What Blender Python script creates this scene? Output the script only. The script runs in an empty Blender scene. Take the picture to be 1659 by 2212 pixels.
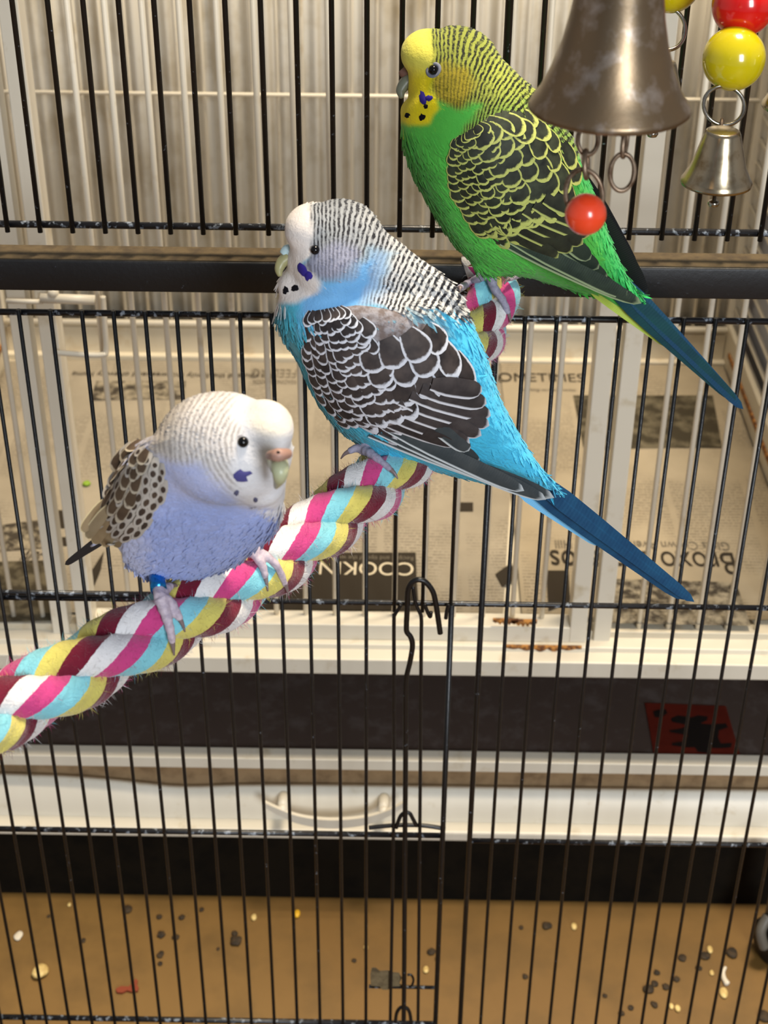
import bpy, bmesh, math, random
import numpy as np
from mathutils import Vector, Matrix
from mathutils.bvhtree import BVHTree
random.seed(7); rng = np.random.default_rng(7)
SC = bpy.context.scene
COL = SC.collection

# ------------------------------------------------------------------ camera
IW, IH, FPX = 1659.0, 2212.0, 3316.0
CAMZ = 0.655
PIT, YAW, ROLL = math.radians(33.1415), math.radians(0.528), math.radians(0.4886)
CAM = np.array([0.0, -0.5068, CAMZ])
FW = np.array([-math.sin(YAW)*math.cos(PIT), math.cos(YAW)*math.cos(PIT), -math.sin(PIT)])
_rt = np.array([math.cos(YAW), math.sin(YAW), 0.0]); _dn = np.cross(FW, _rt)
RT = math.cos(ROLL)*_rt - math.sin(ROLL)*_dn
DN = np.cross(FW, RT)
cam = bpy.data.cameras.new('camera'); camo = bpy.data.objects.new('camera', cam); COL.objects.link(camo)
cam.sensor_fit = 'VERTICAL'; cam.sensor_height = 36.0; cam.lens = FPX/IH*36.0
cam.clip_start = 0.01; cam.clip_end = 50
cam.dof.use_dof = True; cam.dof.focus_distance = 0.475; cam.dof.aperture_fstop = 30
M = Matrix(((RT[0], -DN[0], -FW[0], CAM[0]), (RT[1], -DN[1], -FW[1], CAM[1]), (RT[2], -DN[2], -FW[2], CAM[2]), (0, 0, 0, 1)))
camo.matrix_world = M
SC.camera = camo

# ------------------------------------------------------------------ world, lamps, exposure
w = bpy.data.worlds.new('world'); SC.world = w; w.use_nodes = True
bg = w.node_tree.nodes['Background']; bg.inputs[0].default_value = (0.92, 0.94, 1.0, 1); bg.inputs[1].default_value = 0.20
def area(name, loc, target, size, power, color, sy=None):
    l = bpy.data.lights.new(name, 'AREA'); l.energy = power; l.color = color
    l.shape = 'RECTANGLE'; l.size = size; l.size_y = sy or size
    o = bpy.data.objects.new(name, l); COL.objects.link(o); o.location = loc
    d = Vector(target) - Vector(loc); o.rotation_euler = d.to_track_quat('-Z', 'Y').to_euler()
    return o
area('ceiling_lamp', (0.30, 0.16, 1.75), (0.0, 0.1, 0.1), 0.30, 30, (1.0, 0.85, 0.64))
area('window_light', (0.75, -2.2, 1.25), (0.0, 0.1, 0.35), 0.55, 35, (0.88, 0.94, 1.0), 0.9)
SC.view_settings.view_transform = 'Standard'; SC.view_settings.look = 'None'
SC.view_settings.gamma = 1.0; SC.view_settings.use_curve_mapping = False
SC.view_settings.exposure = 0.38

# ------------------------------------------------------------------ helpers
def ray(x, y): return FW + RT*((x-IW/2)/FPX) + DN*((y-IH/2)/FPX)
def onY(x, y, Y): r = ray(x, y); return CAM + r*((Y-CAM[1])/r[1])
def onZ(x, y, Z): r = ray(x, y); return CAM + r*((Z-CAM[2])/r[2])
def atd(x, y, d): return CAM + ray(x, y)*d
def depY(x, y, Y): return (Y-CAM[1])/ray(x, y)[1]
def proj(P):
    q = np.asarray(P) - CAM; z = q@FW
    return IW/2 + FPX*(q@RT)/z, IH/2 + FPX*(q@DN)/z

def lin(c):
    c = np.asarray(c, float)/255.0
    return np.where(c <= 0.04045, c/12.92, ((c+0.055)/1.055)**2.4)
def L4(c): return (*[float(v) for v in lin(c)], 1.0)

def root(name, label, cat, loc=(0, 0, 0), group=None):
    o = bpy.data.objects.new(name, None); COL.objects.link(o); o.location = loc
    o.empty_display_size = 0.01
    o['label'] = label; o['category'] = cat
    if group: o['group'] = group
    return o
def origin_of(o):
    p = Vector((0, 0, 0))
    while o is not None:
        p += o.location; o = o.parent
    return np.array(p)
def link(name, me, parent=None, label=None, stuff=False):
    o = bpy.data.objects.new(name, me); COL.objects.link(o)
    if parent is not None: o.parent = parent
    if label: o['label'] = label
    if stuff: o['kind'] = 'stuff'
    return o
def mesh(name, V, F, mat, parent=None, smooth=True, attrs=None, uv=None, label=None, stuff=False, center=False):
    V = np.asarray(V, float)
    off = origin_of(parent) if parent is not None else np.zeros(3)
    loc = None
    if parent is None and center:
        loc = np.array([V[:, 0].mean(), V[:, 1].mean(), V[:, 2].min()]); off = loc
    me = bpy.data.meshes.new(name)
    me.from_pydata((V-off).tolist(), [], [list(map(int, f)) for f in F])
    if smooth: me.polygons.foreach_set('use_smooth', [True]*len(me.polygons))
    if attrs:
        for k, a in attrs.items():
            a = np.asarray(a, float)
            if a.ndim == 2:
                at = me.attributes.new(k, 'FLOAT_COLOR', 'POINT')
                c = np.ones((len(a), 4)); c[:, :3] = a; at.data.foreach_set('color', c.ravel())
            else:
                at = me.attributes.new(k, 'FLOAT', 'POINT'); at.data.foreach_set('value', a)
    if uv is not None:
        l = me.uv_layers.new(name='UVMap'); vi = np.empty(len(me.loops), int); me.loops.foreach_get('vertex_index', vi)
        l.data.foreach_set('uv', np.asarray(uv)[vi].ravel())
    me.materials.append(mat); me.update()
    o = link(name, me, parent, label, stuff)
    if loc is not None: o.location = loc
    return o
def tag(o, label, cat, group=None):
    o['label'] = label; o['category'] = cat
    if group: o['group'] = group
    return o

def frames(P):
    P = np.asarray(P, float); T = np.gradient(P, axis=0); T /= np.linalg.norm(T, axis=1)[:, None]+1e-12
    n = np.cross(T[0], [0.3, 0.5, 0.81]); n /= np.linalg.norm(n); N = []
    for t in T:
        n = n - t*(n@t); n /= np.linalg.norm(n); N.append(n.copy())
    N = np.array(N); return T, N, np.cross(T, N)
def tube(P, r, n=8, cap=True, closed=False):
    P = np.asarray(P, float); m = len(P); T, N, B = frames(P)
    r = np.broadcast_to(np.asarray(r, float), (m,))
    a = np.linspace(0, 2*math.pi, n, endpoint=False)
    V = (P[:, None] + r[:, None, None]*(np.cos(a)[None, :, None]*N[:, None] + np.sin(a)[None, :, None]*B[:, None])).reshape(-1, 3)
    F = []
    mm = m if closed else m-1
    for i in range(mm):
        j = (i+1) % m
        for k in range(n): F.append((i*n+k, i*n+(k+1) % n, j*n+(k+1) % n, j*n+k))
    if cap and not closed:
        F.append(list(range(n))[::-1]); F.append([(m-1)*n+k for k in range(n)])
    return V, F
def smoothpath(P, n=40):
    P = np.asarray(P, float); m = len(P)
    if m < 3: return np.array([P[0]+(P[-1]-P[0])*t for t in np.linspace(0, 1, n)])
    out = []
    for t in np.linspace(0, m-1-1e-9, n):
        i = int(t); f = t-i
        p0, p1, p2, p3 = P[max(i-1, 0)], P[i], P[i+1], P[min(i+2, m-1)]
        out.append(0.5*((2*p1)+(-p0+p2)*f+(2*p0-5*p1+4*p2-p3)*f*f+(-p0+3*p1-3*p2+p3)*f**3))
    return np.array(out)
def box(x0, x1, y0, y1, z0, z1, bev=0.0006):
    bm = bmesh.new(); bmesh.ops.create_cube(bm, size=1)
    for v in bm.verts: v.co = Vector(((x0+x1)/2+v.co.x*(x1-x0), (y0+y1)/2+v.co.y*(y1-y0), (z0+z1)/2+v.co.z*(z1-z0)))
    if bev: bmesh.ops.bevel(bm, geom=bm.edges[:], offset=bev, segments=2, affect='EDGES', profile=0.5)
    bm.verts.ensure_lookup_table(); bm.verts.index_update()
    V = np.array([v.co[:] for v in bm.verts]); F = [[v.index for v in f.verts] for f in bm.faces]; bm.free()
    return V, F
def lathe(prof, n=48):
    prof = np.asarray(prof, float); a = np.linspace(0, 2*math.pi, n, endpoint=False); m = len(prof)
    V = np.stack([prof[:, 0][:, None]*np.cos(a), prof[:, 0][:, None]*np.sin(a), np.repeat(prof[:, 1][:, None], n, 1)], -1).reshape(-1, 3)
    F = [(i*n+k, i*n+(k+1) % n, (i+1)*n+(k+1) % n, (i+1)*n+k) for i in range(m-1) for k in range(n)]
    return V, F
def sphere(c, r, n=24, m=16, sc=(1, 1, 1)):
    th = np.linspace(0.001, math.pi-0.001, m)
    V, F = lathe(np.stack([np.sin(th), -np.cos(th)], -1), n)
    return V*np.asarray(sc)*r+np.asarray(c), F
def torus(c, R, r, ax1, ax2, n=36, k=8):
    a = np.linspace(0, 2*math.pi, n, endpoint=False)
    P = np.asarray(c)+R*(np.cos(a)[:, None]*np.asarray(ax1)+np.sin(a)[:, None]*np.asarray(ax2))
    ax3 = np.cross(ax1, ax2); b = np.linspace(0, 2*math.pi, k, endpoint=False)
    rad = np.cos(a)[:, None]*np.asarray(ax1)+np.sin(a)[:, None]*np.asarray(ax2)
    V = (P[:, None]+r*(np.cos(b)[None, :, None]*rad[:, None]+np.sin(b)[None, :, None]*ax3)).reshape(-1, 3)
    F = [(i*k+j, i*k+(j+1) % k, ((i+1) % n)*k+(j+1) % k, ((i+1) % n)*k+j) for i in range(n) for j in range(k)]
    return V, F
def join(parts):
    V = []; F = []; o = 0
    for v, f in parts:
        V.append(np.asarray(v)); F += [[i+o for i in q] for q in f]; o += len(v)
    return np.concatenate(V), F

# ------------------------------------------------------------------ materials
def nodes(name):
    m = bpy.data.materials.new(name); m.use_nodes = True; nt = m.node_tree
    return m, nt, nt.nodes['Principled BSDF']
def setp(b, **k):
    for a, v in k.items(): b.inputs[a.replace('_', ' ')].default_value = v
def ramp(nt, src, stops, interp='LINEAR'):
    r = nt.nodes.new('ShaderNodeValToRGB'); r.color_ramp.interpolation = interp
    e = r.color_ramp.elements
    while len(e) < len(stops): e.new(0.5)
    for el, (p, c) in zip(e, stops): el.position = p; el.color = c
    nt.links.new(src, r.inputs[0]); return r.outputs[0]
def noise(nt, scale, detail=3, rough=0.5, vec=None, dist=0.0):
    n = nt.nodes.new('ShaderNodeTexNoise'); n.inputs['Scale'].default_value = scale
    n.inputs['Detail'].default_value = detail; n.inputs['Roughness'].default_value = rough; n.inputs['Distortion'].default_value = dist
    if vec is None:
        g = nt.nodes.get('GEO') or nt.nodes.new('ShaderNodeNewGeometry'); g.name = 'GEO'; vec = g.outputs['Position']
    nt.links.new(vec, n.inputs['Vector']); return n.outputs['Fac']
def mixc(nt, fac, a, b, mode='MIX'):
    n = nt.nodes.new('ShaderNodeMix'); n.data_type = 'RGBA'; n.blend_type = mode
    for s, v in ((0, fac), (6, a), (7, b)):
        if isinstance(v, (int, float)): n.inputs[s].default_value = v
        elif isinstance(v, tuple): n.inputs[s].default_value = v
        else: nt.links.new(v, n.inputs[s])
    return n.outputs[2]
def math_(nt, op, a, b=None, c=None):
    n = nt.nodes.new('ShaderNodeMath'); n.operation = op
    for i, v in enumerate((a, b, c)):
        if v is None: continue
        if isinstance(v, (int, float)): n.inputs[i].default_value = v
        else: nt.links.new(v, n.inputs[i])
    return n.outputs[0]
def bump(nt, b, h, strength=0.3, dist=0.001):
    n = nt.nodes.new('ShaderNodeBump'); n.inputs['Strength'].default_value = strength; n.inputs['Distance'].default_value = dist
    nt.links.new(h, n.inputs['Height']); nt.links.new(n.outputs[0], b.inputs['Normal'])
def mapping(nt, scale):
    g = nt.nodes.get('GEO') or nt.nodes.new('ShaderNodeNewGeometry'); g.name = 'GEO'
    mp = nt.nodes.new('ShaderNodeMapping'); mp.inputs['Scale'].default_value = scale
    nt.links.new(g.outputs['Position'], mp.inputs['Vector']); return mp.outputs[0]
def attr(nt, name, kind='Color'):
    a = nt.nodes.new('ShaderNodeAttribute'); a.attribute_name = name; return a.outputs[kind]

def speckled(name, base, spots, rough, scale, lo, hi, metallic=0.0, bumps=0.0, base2=None, spec=0.5, coat=0.0):
    m, nt, b = nodes(name)
    f = noise(nt, scale, 4, 0.6)
    c0 = L4(base)
    if base2 is not None: c0 = ramp(nt, noise(nt, scale*0.13, 4, 0.6), [(0.35, L4(base)), (0.65, L4(base2))])
    mk = ramp(nt, f, [(lo, (0, 0, 0, 1)), (hi, (1, 1, 1, 1))])
    nt.links.new(mixc(nt, mk, c0, L4(spots)), b.inputs['Base Color'])
    setp(b, Roughness=rough, Metallic=metallic, Specular_IOR_Level=spec)
    if coat: setp(b, Coat_Weight=coat, Coat_Roughness=0.08)
    if bumps: bump(nt, b, f, bumps, 0.0005)
    return m
def plain(name, c, rough=0.5, metallic=0.0, spec=0.5, coat=0.0):
    m, nt, b = nodes(name); b.inputs['Base Color'].default_value = L4(c)
    setp(b, Roughness=rough, Metallic=metallic, Specular_IOR_Level=spec)
    if coat: setp(b, Coat_Weight=coat, Coat_Roughness=0.05)
    return m

MB = speckled('black_enamel', (12, 12, 15), (120, 128, 138), 0.38, 480, 0.66, 0.76, bumps=0.25)
MBW = speckled('black_enamel_worn', (14, 14, 18), (140, 148, 158), 0.38, 330, 0.56, 0.68, bumps=0.3)
MDUST = speckled('brown_dust', (82, 68, 44), (60, 48, 30), 0.9, 180, 0.4, 0.65, bumps=0.2)
MBT = speckled('black_enamel_tube', (14, 15, 19), (90, 98, 110), 0.5, 420, 0.68, 0.80, bumps=0.25)
MC = speckled('cream_enamel', (222, 214, 196), (194, 178, 146), 0.40, 60, 0.60, 0.80, bumps=0.05)
MCD = speckled('cream_plastic_dirty', (206, 196, 174), (176, 150, 108), 0.5, 45, 0.56, 0.82, bumps=0.05)
MSHADE = speckled('shadow_dark', (22, 17, 10), (14, 11, 7), 0.9, 60, 0.45, 0.65, spec=0.1)  # shadow tone as a colour, for the block under the base lip
MRUST = speckled('rust', (96, 56, 26), (190, 130, 60), 0.85, 300, 0.45, 0.6, bumps=0.6)
MGAP = speckled('dusty_board', (150, 124, 90), (112, 88, 60), 0.8, 90, 0.45, 0.75, bumps=0.3)
MDARK = speckled('dark_glossy_tray', (80, 68, 62), (94, 84, 80), 0.2, 90, 0.5, 0.7, spec=0.5)
MFLOOR = speckled('tan_vinyl', (116, 85, 38), (100, 74, 32), 0.55, 30, 0.45, 0.75, bumps=0.05, base2=(122, 92, 44))
MPANEL = speckled('beige_corrugated', (208, 200, 182), (178, 166, 142), 0.6, 26, 0.5, 0.78, base2=(214, 210, 200))
MSIDE = speckled('grey_plastic_sheet', (176, 180, 190), (160, 164, 174), 0.6, 20, 0.5, 0.75)
MWALL = speckled('pale_wall', (196, 196, 198), (186, 186, 188), 0.8, 8, 0.5, 0.7)
MSTEEL = speckled('nickel_steel', (170, 165, 155), (120, 112, 100), 0.22, 120, 0.5, 0.7, metallic=1.0)

FLZ = -0.028
# ------------------------------------------------------------------ room shell
def structure(name, V, F, mat):
    o = mesh(name, V, F, mat, smooth=False); o['kind'] = 'structure'; return o
structure('floor', *box(-2.2, 2.2, -3.0, 2.2, FLZ-0.05, FLZ, 0), MFLOOR)
structure('wall_back', *box(-2.2, 2.2, 2.2, 2.3, FLZ, 2.6, 0), MWALL)
structure('wall_right', *box(2.2, 2.3, -3.0, 2.2, FLZ, 2.6, 0), MWALL)
structure('wall_left', *box(-2.3, -2.2, -3.0, 2.2, FLZ, 2.6, 0), MWALL)

# ------------------------------------------------------------------ black cage
BC = root('bird_cage', 'black wire bird cage with a square tube rail and hooked door latch', 'bird cage', (0, 0, 0))
BX0, BS = -0.12656, 0.0115
def vbar_mesh(name, r, z0, z1, mat, n=10):
    V, F = tube([(0, 0, z0), (0, 0, (z0+z1)/2), (0, 0, z1)], r, n)
    me = bpy.data.meshes.new(name); me.from_pydata(V.tolist(), [], F)
    me.polygons.foreach_set('use_smooth', [len(f) == 4 for f in F]); me.materials.append(mat); return me
def put(me, name, parent, loc):
    o = bpy.data.objects.new(name, me); COL.objects.link(o); o.parent = parent; o.location = loc; return o
zU = CAMZ-0.2118; zL = CAMZ-0.246; zM = CAMZ-0.3753; zD = CAMZ-0.507
zBt = onY(400, 2203, 0)[2]; zR = onY(1300, 1820, 0)[2]
me_u = vbar_mesh('cage_bar', 0.00092, zU-0.0022, 0.72, MB); me_ut = vbar_mesh('cage_bar', 0.00135, zU-0.0022, 0.72, MB)
for i in range(-6, 29):
    put(me_ut if i == 14 else me_u, 'bar', BC, (BX0+i*BS, -0.0018, 0))
def hwire(x0, x1, z, r, y=0.0, parent=BC, mat=MBW, name='cross_wire', n=10):
    return mesh(name, *tube([(x0, y, z), ((x0+x1)/2, y, z), (x1, y, z)], r, n), mat, parent)
hwire(-0.22, 0.22, zU, 0.0013); hwire(-0.22, 0.22, 0.7185, 0.0013)
# square tube
zt0, zt1 = onY(400, 633, -0.0066)[2], onY(400, 566, -0.0066)[2]
mesh('square_tube', *box(-0.225, 0.225, -0.0066, 0.0066, zt0, zt1, 0.0008), MBT, BC)
mesh('dust_layer', *box(-0.225, 0.225, -0.0058, 0.0060, zt1-0.0002, zt1+0.0003, 0), MDUST, BC, smooth=False)
hwire(-0.22, 0.22, zL, 0.00125)
bl = FLZ+0.0125
xk = [BX0+i*BS for i in range(-6, 29)]
x975 = onY(975, 1310, 0)[0]; x1038 = onY(1040, 1310, 0)[0]; x791 = onY(794, 1310, 0)[0]
me_l = vbar_mesh('cage_bar', 0.00080, bl, zL+0.002, MB); me_lt = vbar_mesh('cage_bar', 0.00120, bl, zL+0.002, MB)
me_ls = vbar_mesh('cage_bar', 0.00080, zM-0.003, zL+0.002, MB)
for x in xk:
    if abs(x-x1038) < 0.005: put(me_lt, 'bar', BC, (x1038, -0.0018, 0)); continue
    if x791+0.005 < x < x1038-0.005: put(me_ls, 'bar', BC, (x, -0.0018, 0)); continue
    put(me_l, 'bar', BC, (x, -0.0018, 0))
put(vbar_mesh('cage_bar', 0.00120, bl, zM+0.001, MB), 'bar', BC, (x975, -0.0018, 0))
hwire(-0.22, 0.22, zM, 0.0012)
hwire(-0.22, onY(326, 1280, 0)[0], onY(150, 1281, 0)[2], 0.0011)
hwire(-0.22, x975, zD, 0.0013); hwire(x1038, 0.22, zR, 0.0012)
hwire(-0.22, x975, zBt, 0.0014); hwire(onY(797, 2131, 0)[0], x975, onY(870, 2132, 0)[2], 0.0009)
hwire(-0.22, 0.22, FLZ+0.012, 0.0014)
mesh('base_frame', *box(-0.225, 0.225, -0.008, 0.008, FLZ, FLZ+0.0108, 0.001), MBT, BC)
def pxwire(pts, r, name, parent=BC, Y=-0.0035, mat=MB, n=10, m=60):
    P = smoothpath([onY(x, y, Y) for x, y in pts], m)
    return mesh(name, *tube(P, r, n), mat, parent)
pxwire([(951, 1368), (947, 1340), (942, 1307), (935, 1278), (920, 1258), (904, 1252), (889, 1259), (881, 1277), (880, 1307), (878, 1350), (879, 1365), (887, 1376), (891, 1394), (886, 1428), (878, 1464), (876, 1509), (876, 1650), (875, 1784), (874, 1950), (873, 2110), (872, 2203)], 0.00115, 'latch_rod', Y=-0.0045, m=140)
pxwire([(866, 1306), (862, 1314), (853, 1328), (851, 1345), (851, 1500), (850, 1784), (843, 2203)], 0.0008, 'door_bar')
pxwire([(892, 1268), (897, 1300), (905, 1320), (910, 1335), (910, 1380), (909, 1500), (907, 1784), (903, 2203)], 0.0008, 'door_bar')
pxwire([(917, 1304), (922, 1318), (929, 1332), (931, 1322)], 0.0008, 'bar_end')
pxwire([(969, 1305), (965, 1320), (963, 1336)], 0.0008, 'bar_end')
pxwire([(856, 1788), (860, 1775), (866, 1762), (875, 1755), (885, 1757), (892, 1769), (900, 1784)], 0.0009, 'hook')
pxwire([(797, 1788), (850, 1783), (910, 1783), (962, 1790)], 0.0010, 'cross_wire', Y=-0.001)
pxwire([(854, 2208), (857, 2188), (866, 2176), (878, 2177), (885, 2188), (888, 2208)], 0.0009, 'hook')
pxwire([(880, 2106), (888, 2106), (893, 2116), (890, 2128), (884, 2132)], 0.0006, 'hook')

# ------------------------------------------------------------------ cream cage
CC = root('bird_cage', 'cream wire bird cage on a drawer base lined with newspaper', 'bird cage', (0, 0.3, 0))
YF, YB = 0.15, 0.458
XL, XR = -0.2735, 0.2275
zf = CAMZ-0.4994
def cbox(name, *a, mat=MC, bev=0.0006, parent=CC): return mesh(name, *box(*a, bev), mat, parent, smooth=False)
def zY(y, Y, x=700): return onY(x, y, Y)[2]
ZTOP = 0.62
# stiles (fixed + door), widths from the photograph
lx = [onY(88, 980, YF)[0], onY(147, 980, YF)[0]]; rx = [onY(1251, 1290, YF)[0], onY(1305, 1290, YF)[0]]
hw = 0.0044
zdoor0 = zY(1381, 0.141)
zBrt = zY(1391, 0.137); zBrb = zY(1415, 0.137); zCt = zY(1424, 0.128); zCb = zY(1456, 0.128)
for n_, x, y0, zb in (('frame_stile', lx[0], 0.143, zBrt-0.002), ('door_stile', lx[1], 0.1412, zdoor0), ('door_stile', rx[0], 0.1412, zdoor0), ('frame_stile', rx[1], 0.143, zBrt-0.002)):
    cbox(n_, x-hw, x+hw, y0, 0.1535, zb, ZTOP)
cbox('door_rail', lx[1]+hw, rx[0]-hw, 0.1412, 0.1535, zdoor0, zY(1349, 0.1412))
cbox('front_rail', XL-0.012, XR+0.012, 0.137, 0.158, zBrb, zBrt)
cbox('front_rail', XL-0.016, XR+0.016, 0.128, 0.160, zCb, zCt)
cbox('front_rail', XL-0.012, XR+0.012, 0.143, 0.158, ZTOP-0.004, ZTOP+0.008)
zA = zY(1349, 0.1412)
me_c = vbar_mesh('cream_bar', 0.0014, zBrt-0.002, ZTOP, MC)
cs = 0.01572; cx0 = onY(535/1.9988, 480, YF)[0]
for k in range(-12, 30):
    x = cx0+k*cs
    if x < XL or x > rx[1]+0.012: continue
    if any(abs(x-q) < 0.0075 for q in (*lx, *rx)): continue
    put(me_c, 'bar', CC, (x, YF-0.3, 0))
for k in range(-1, 8):
    x = onY(1541, 635, YF)[0]+k*cs
    if x > XR+0.004 or x < rx[1]+0.0075: continue
    put(me_c, 'bar', CC, (x, YF-0.3, 0))
# corner posts, side walls with horizontal wires
for x in (XL-0.004, XR+0.004):
    for y in (YF, YB): cbox('corner_post', x-0.005, x+0.005, y-0.004, y+0.004, zf-0.01, ZTOP)
V0, F0 = tube([(0, YF-0.3, 0), (0, 0.0, 0), (0, YB-0.3, 0)], 0.0013, 8)
me_s = bpy.data.meshes.new('side_wire'); me_s.from_pydata(V0.tolist(), [], F0); me_s.materials.append(MC)
me_s.polygons.foreach_set('use_smooth', [True]*len(F0))
for x in (XL-0.004, XR+0.004):
    z = zf+0.042
    while z < ZTOP: put(me_s, 'side_wire', CC, (x, 0, z)); z += 0.0150
# back wall: bars, horizontal wire, corrugated panel
zrod = zY(697, YB, 700)
me_b = vbar_mesh('cream_bar', 0.0012, zrod-0.02, ZTOP, MC, 8)
k = 0
x = XL+0.006
while x < XR: put(me_b, 'back_bar', CC, (x, YB-0.3, 0)); x += cs
hwire(XL, XR, zY(203, YB-0.002, 500), 0.0013, YB-0.003, CC, MC, 'back_wire')
mesh('back_rail', *tube([(XL, YB-0.004, zrod), (0, YB-0.004, zrod), (XR, YB-0.004, zrod)], 0.0024, 12), MC, CC)
# corrugated sheet
nx = 420; xs = np.linspace(XL-0.01, XR+0.01, nx)
prof = 0.0022*np.sin(xs*2*math.pi/0.0105)+0.0012*np.sin(xs*2*math.pi/0.0263+1)
V = []; F = []
for zz in (0.10, ZTOP+0.02):
    for dy in (0, 0.002):
        V += [(a, YB+0.016+b+dy, zz) for a, b in zip(xs, prof)]
for i in range(nx-1):
    F += [(i, i+1, 2*nx+i+1, 2*nx+i), (nx+i+1, nx+i, 3*nx+i, 3*nx+i+1), (2*nx+i, 2*nx+i+1, 3*nx+i+1, 3*nx+i), (i+1, i, nx+i, nx+i+1)]
mesh('corrugated_panel', V, F, MPANEL, CC)
cbox('side_panel', XR+0.016, XR+0.019, YF, YB+0.02, zf-0.02, ZTOP, mat=MSIDE)
# pan: floor, inner walls
cbox('pan', XL-0.006, XR+0.006, YF-0.004, YB+0.004, zf-0.012, zf-0.0012, mat=MCD)
zpb = zrod-0.0035
cbox('pan_wall', XL-0.006, XR+0.006, YB-0.004, YB+0.002, zf-0.003, zpb, mat=MCD)
cbox('pan_wall', XL-0.006, XR+0.006, YB-0.010, YB-0.004, zf-0.003, zf+0.0035, mat=MCD)
for x, s in ((XL, 1), (XR, -1)):
    cbox('pan_wall', min(x, x-s*0.005), max(x, x-s*0.005), YF, YB, zf-0.003, zf+0.030, mat=MCD)
    a = x+s*0.0012
    cbox('dark_strip', min(x-s*0.001, a), max(x-s*0.001, a), YF+0.02, YB-0.02, zf+0.013, zf+0.017, mat=MRUST)
# rust on the pan edge by the door corner
for (xa, xb, ya, yb_) in ((1090, 1255, 1385, 1393), (1065, 1120, 1338, 1345), (1105, 1160, 1340, 1348)):
    p, q = onY(xa, ya, 0.1405), onY(xb, yb_, 0.1405)
    n_ = 30; t = np.linspace(0, 1, n_)
    top = p[2]+0*t; bot = q[2]-0.0022*np.abs(np.sin(t*17))*np.sin(t*math.pi)
    V = [(p[0]+(q[0]-p[0])*a, 0.1368 if ya > 1380 else 0.1408, b) for a, b in zip(t, top)]+[(p[0]+(q[0]-p[0])*a, 0.1368 if ya > 1380 else 0.1408, b) for a, b in zip(t, bot)]
    V += [(a, b+0.001, c) for a, b, c in V]
    F = []
    for i in range(n_-1): F += [(i, n_+i, n_+i+1, i+1), (2*n_+i, 2*n_+i+1, 3*n_+i+1, 3*n_+i), (i, i+1, 2*n_+i+1, 2*n_+i), (n_+i, 3*n_+i, 3*n_+i+1, n_+i+1)]
    mesh('rust_stain', V, F, MRUST, CC)
# feeder catch by the left door stile
pA, pB = onY(88, 644, 0.137), onY(205, 648, 0.137)
mesh('catch_tube', *tube([pA, (pA+pB)/2, pB], 0.0023, 12), MC, CC)
pA2, pB2 = onY(14, 650, 0.139), onY(92, 652, 0.139)
mesh('catch_rod', *tube([pA2, (pA2+pB2)/2, pB2], 0.0012, 8), MC, CC)
pk = onY(115, 633, 0.137); mesh('catch_knob', *sphere(pk, 0.0026, 14, 10), MC, CC)
P = [onY(222, 640, 0.141), onY(226, 700, 0.140), onY(229, 755, 0.140), onY(222, 766, 0.139), onY(180, 766, 0.138), onY(118, 761, 0.138)]
mesh('catch_rod', *tube(smoothpath(P, 50), 0.0014, 8), MC, CC)
# base: dark tray board, ledge, drawer, lip
yl = 0.128
zl0, zl1 = zY(1666, yl, 900), zY(1644, yl, 900)
cbox('ledge', XL-0.02, XR+0.02, yl, yl+0.0092, zl0, zl1, mat=MC)
cbox('tray_board', XL-0.02, XR+0.02, yl+0.009, YB+0.01, zl1-0.008, zl1-0.0022, mat=MDARK, bev=0)
for x in (XL-0.016, XR+0.008): cbox('base_side', x, x+0.008, yl+0.01, YB+0.01, FLZ, zCb+0.002, mat=MC)
cbox('base_back', XL-0.016, XR+0.016, YB, YB+0.01, FLZ, zCb+0.002, mat=MC)
cbox('drawer_gap', XL-0.015, XR+0.015, yl+0.007, yl+0.012, 0.012, zl0+0.001, mat=MGAP, bev=0)
cbox('base_back_board', XL-0.015, XR+0.015, yl+0.012, YB, 0.0, 0.012, mat=MDARK, bev=0)
# drawer front with wavy upper edge
ydr = yl+0.0015
zlip = zY(1765, ydr, 300)
ex = [(-200, 1678), (-50, 1678), (40, 1680), (150, 1684), (240, 1691), (310, 1699), (370, 1705), (430, 1706), (520, 1703), (700, 1703), (1000, 1707), (1300, 1711), (1659, 1714), (2000, 1718)]
top = smoothpath([onY(x, y, ydr) for x, y in ex], 90)
nb = len(top); V = [tuple(p) for p in top]+[(p[0], ydr, zlip-0.006) for p in top]+[(p[0], ydr+0.004, p[2]) for p in top]+[(p[0], ydr+0.004, zlip-0.006) for p in top]
F = []
for i in range(nb-1):
    F += [(i, nb+i, nb+i+1, i+1), (2*nb+i, 2*nb+i+1, 3*nb+i+1, 3*nb+i), (i, i+1, 2*nb+i+1, 2*nb+i)]
dr = mesh('drawer_front', V, F, MC, CC)
cbox('base_lip', XL-0.02, XR+0.02, yl-0.007, yl+0.010, zY(1812, yl-0.007, 600), zlip, mat=MC, bev=0.0012)
cbox('shadow_block', XL-0.018, XR+0.018, yl-0.004, yl+0.05, FLZ, zY(1812, yl-0.007, 600)+0.001, mat=MSHADE, bev=0)  # added near-black block, painted shade in place of the cage's cast shadow
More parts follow.
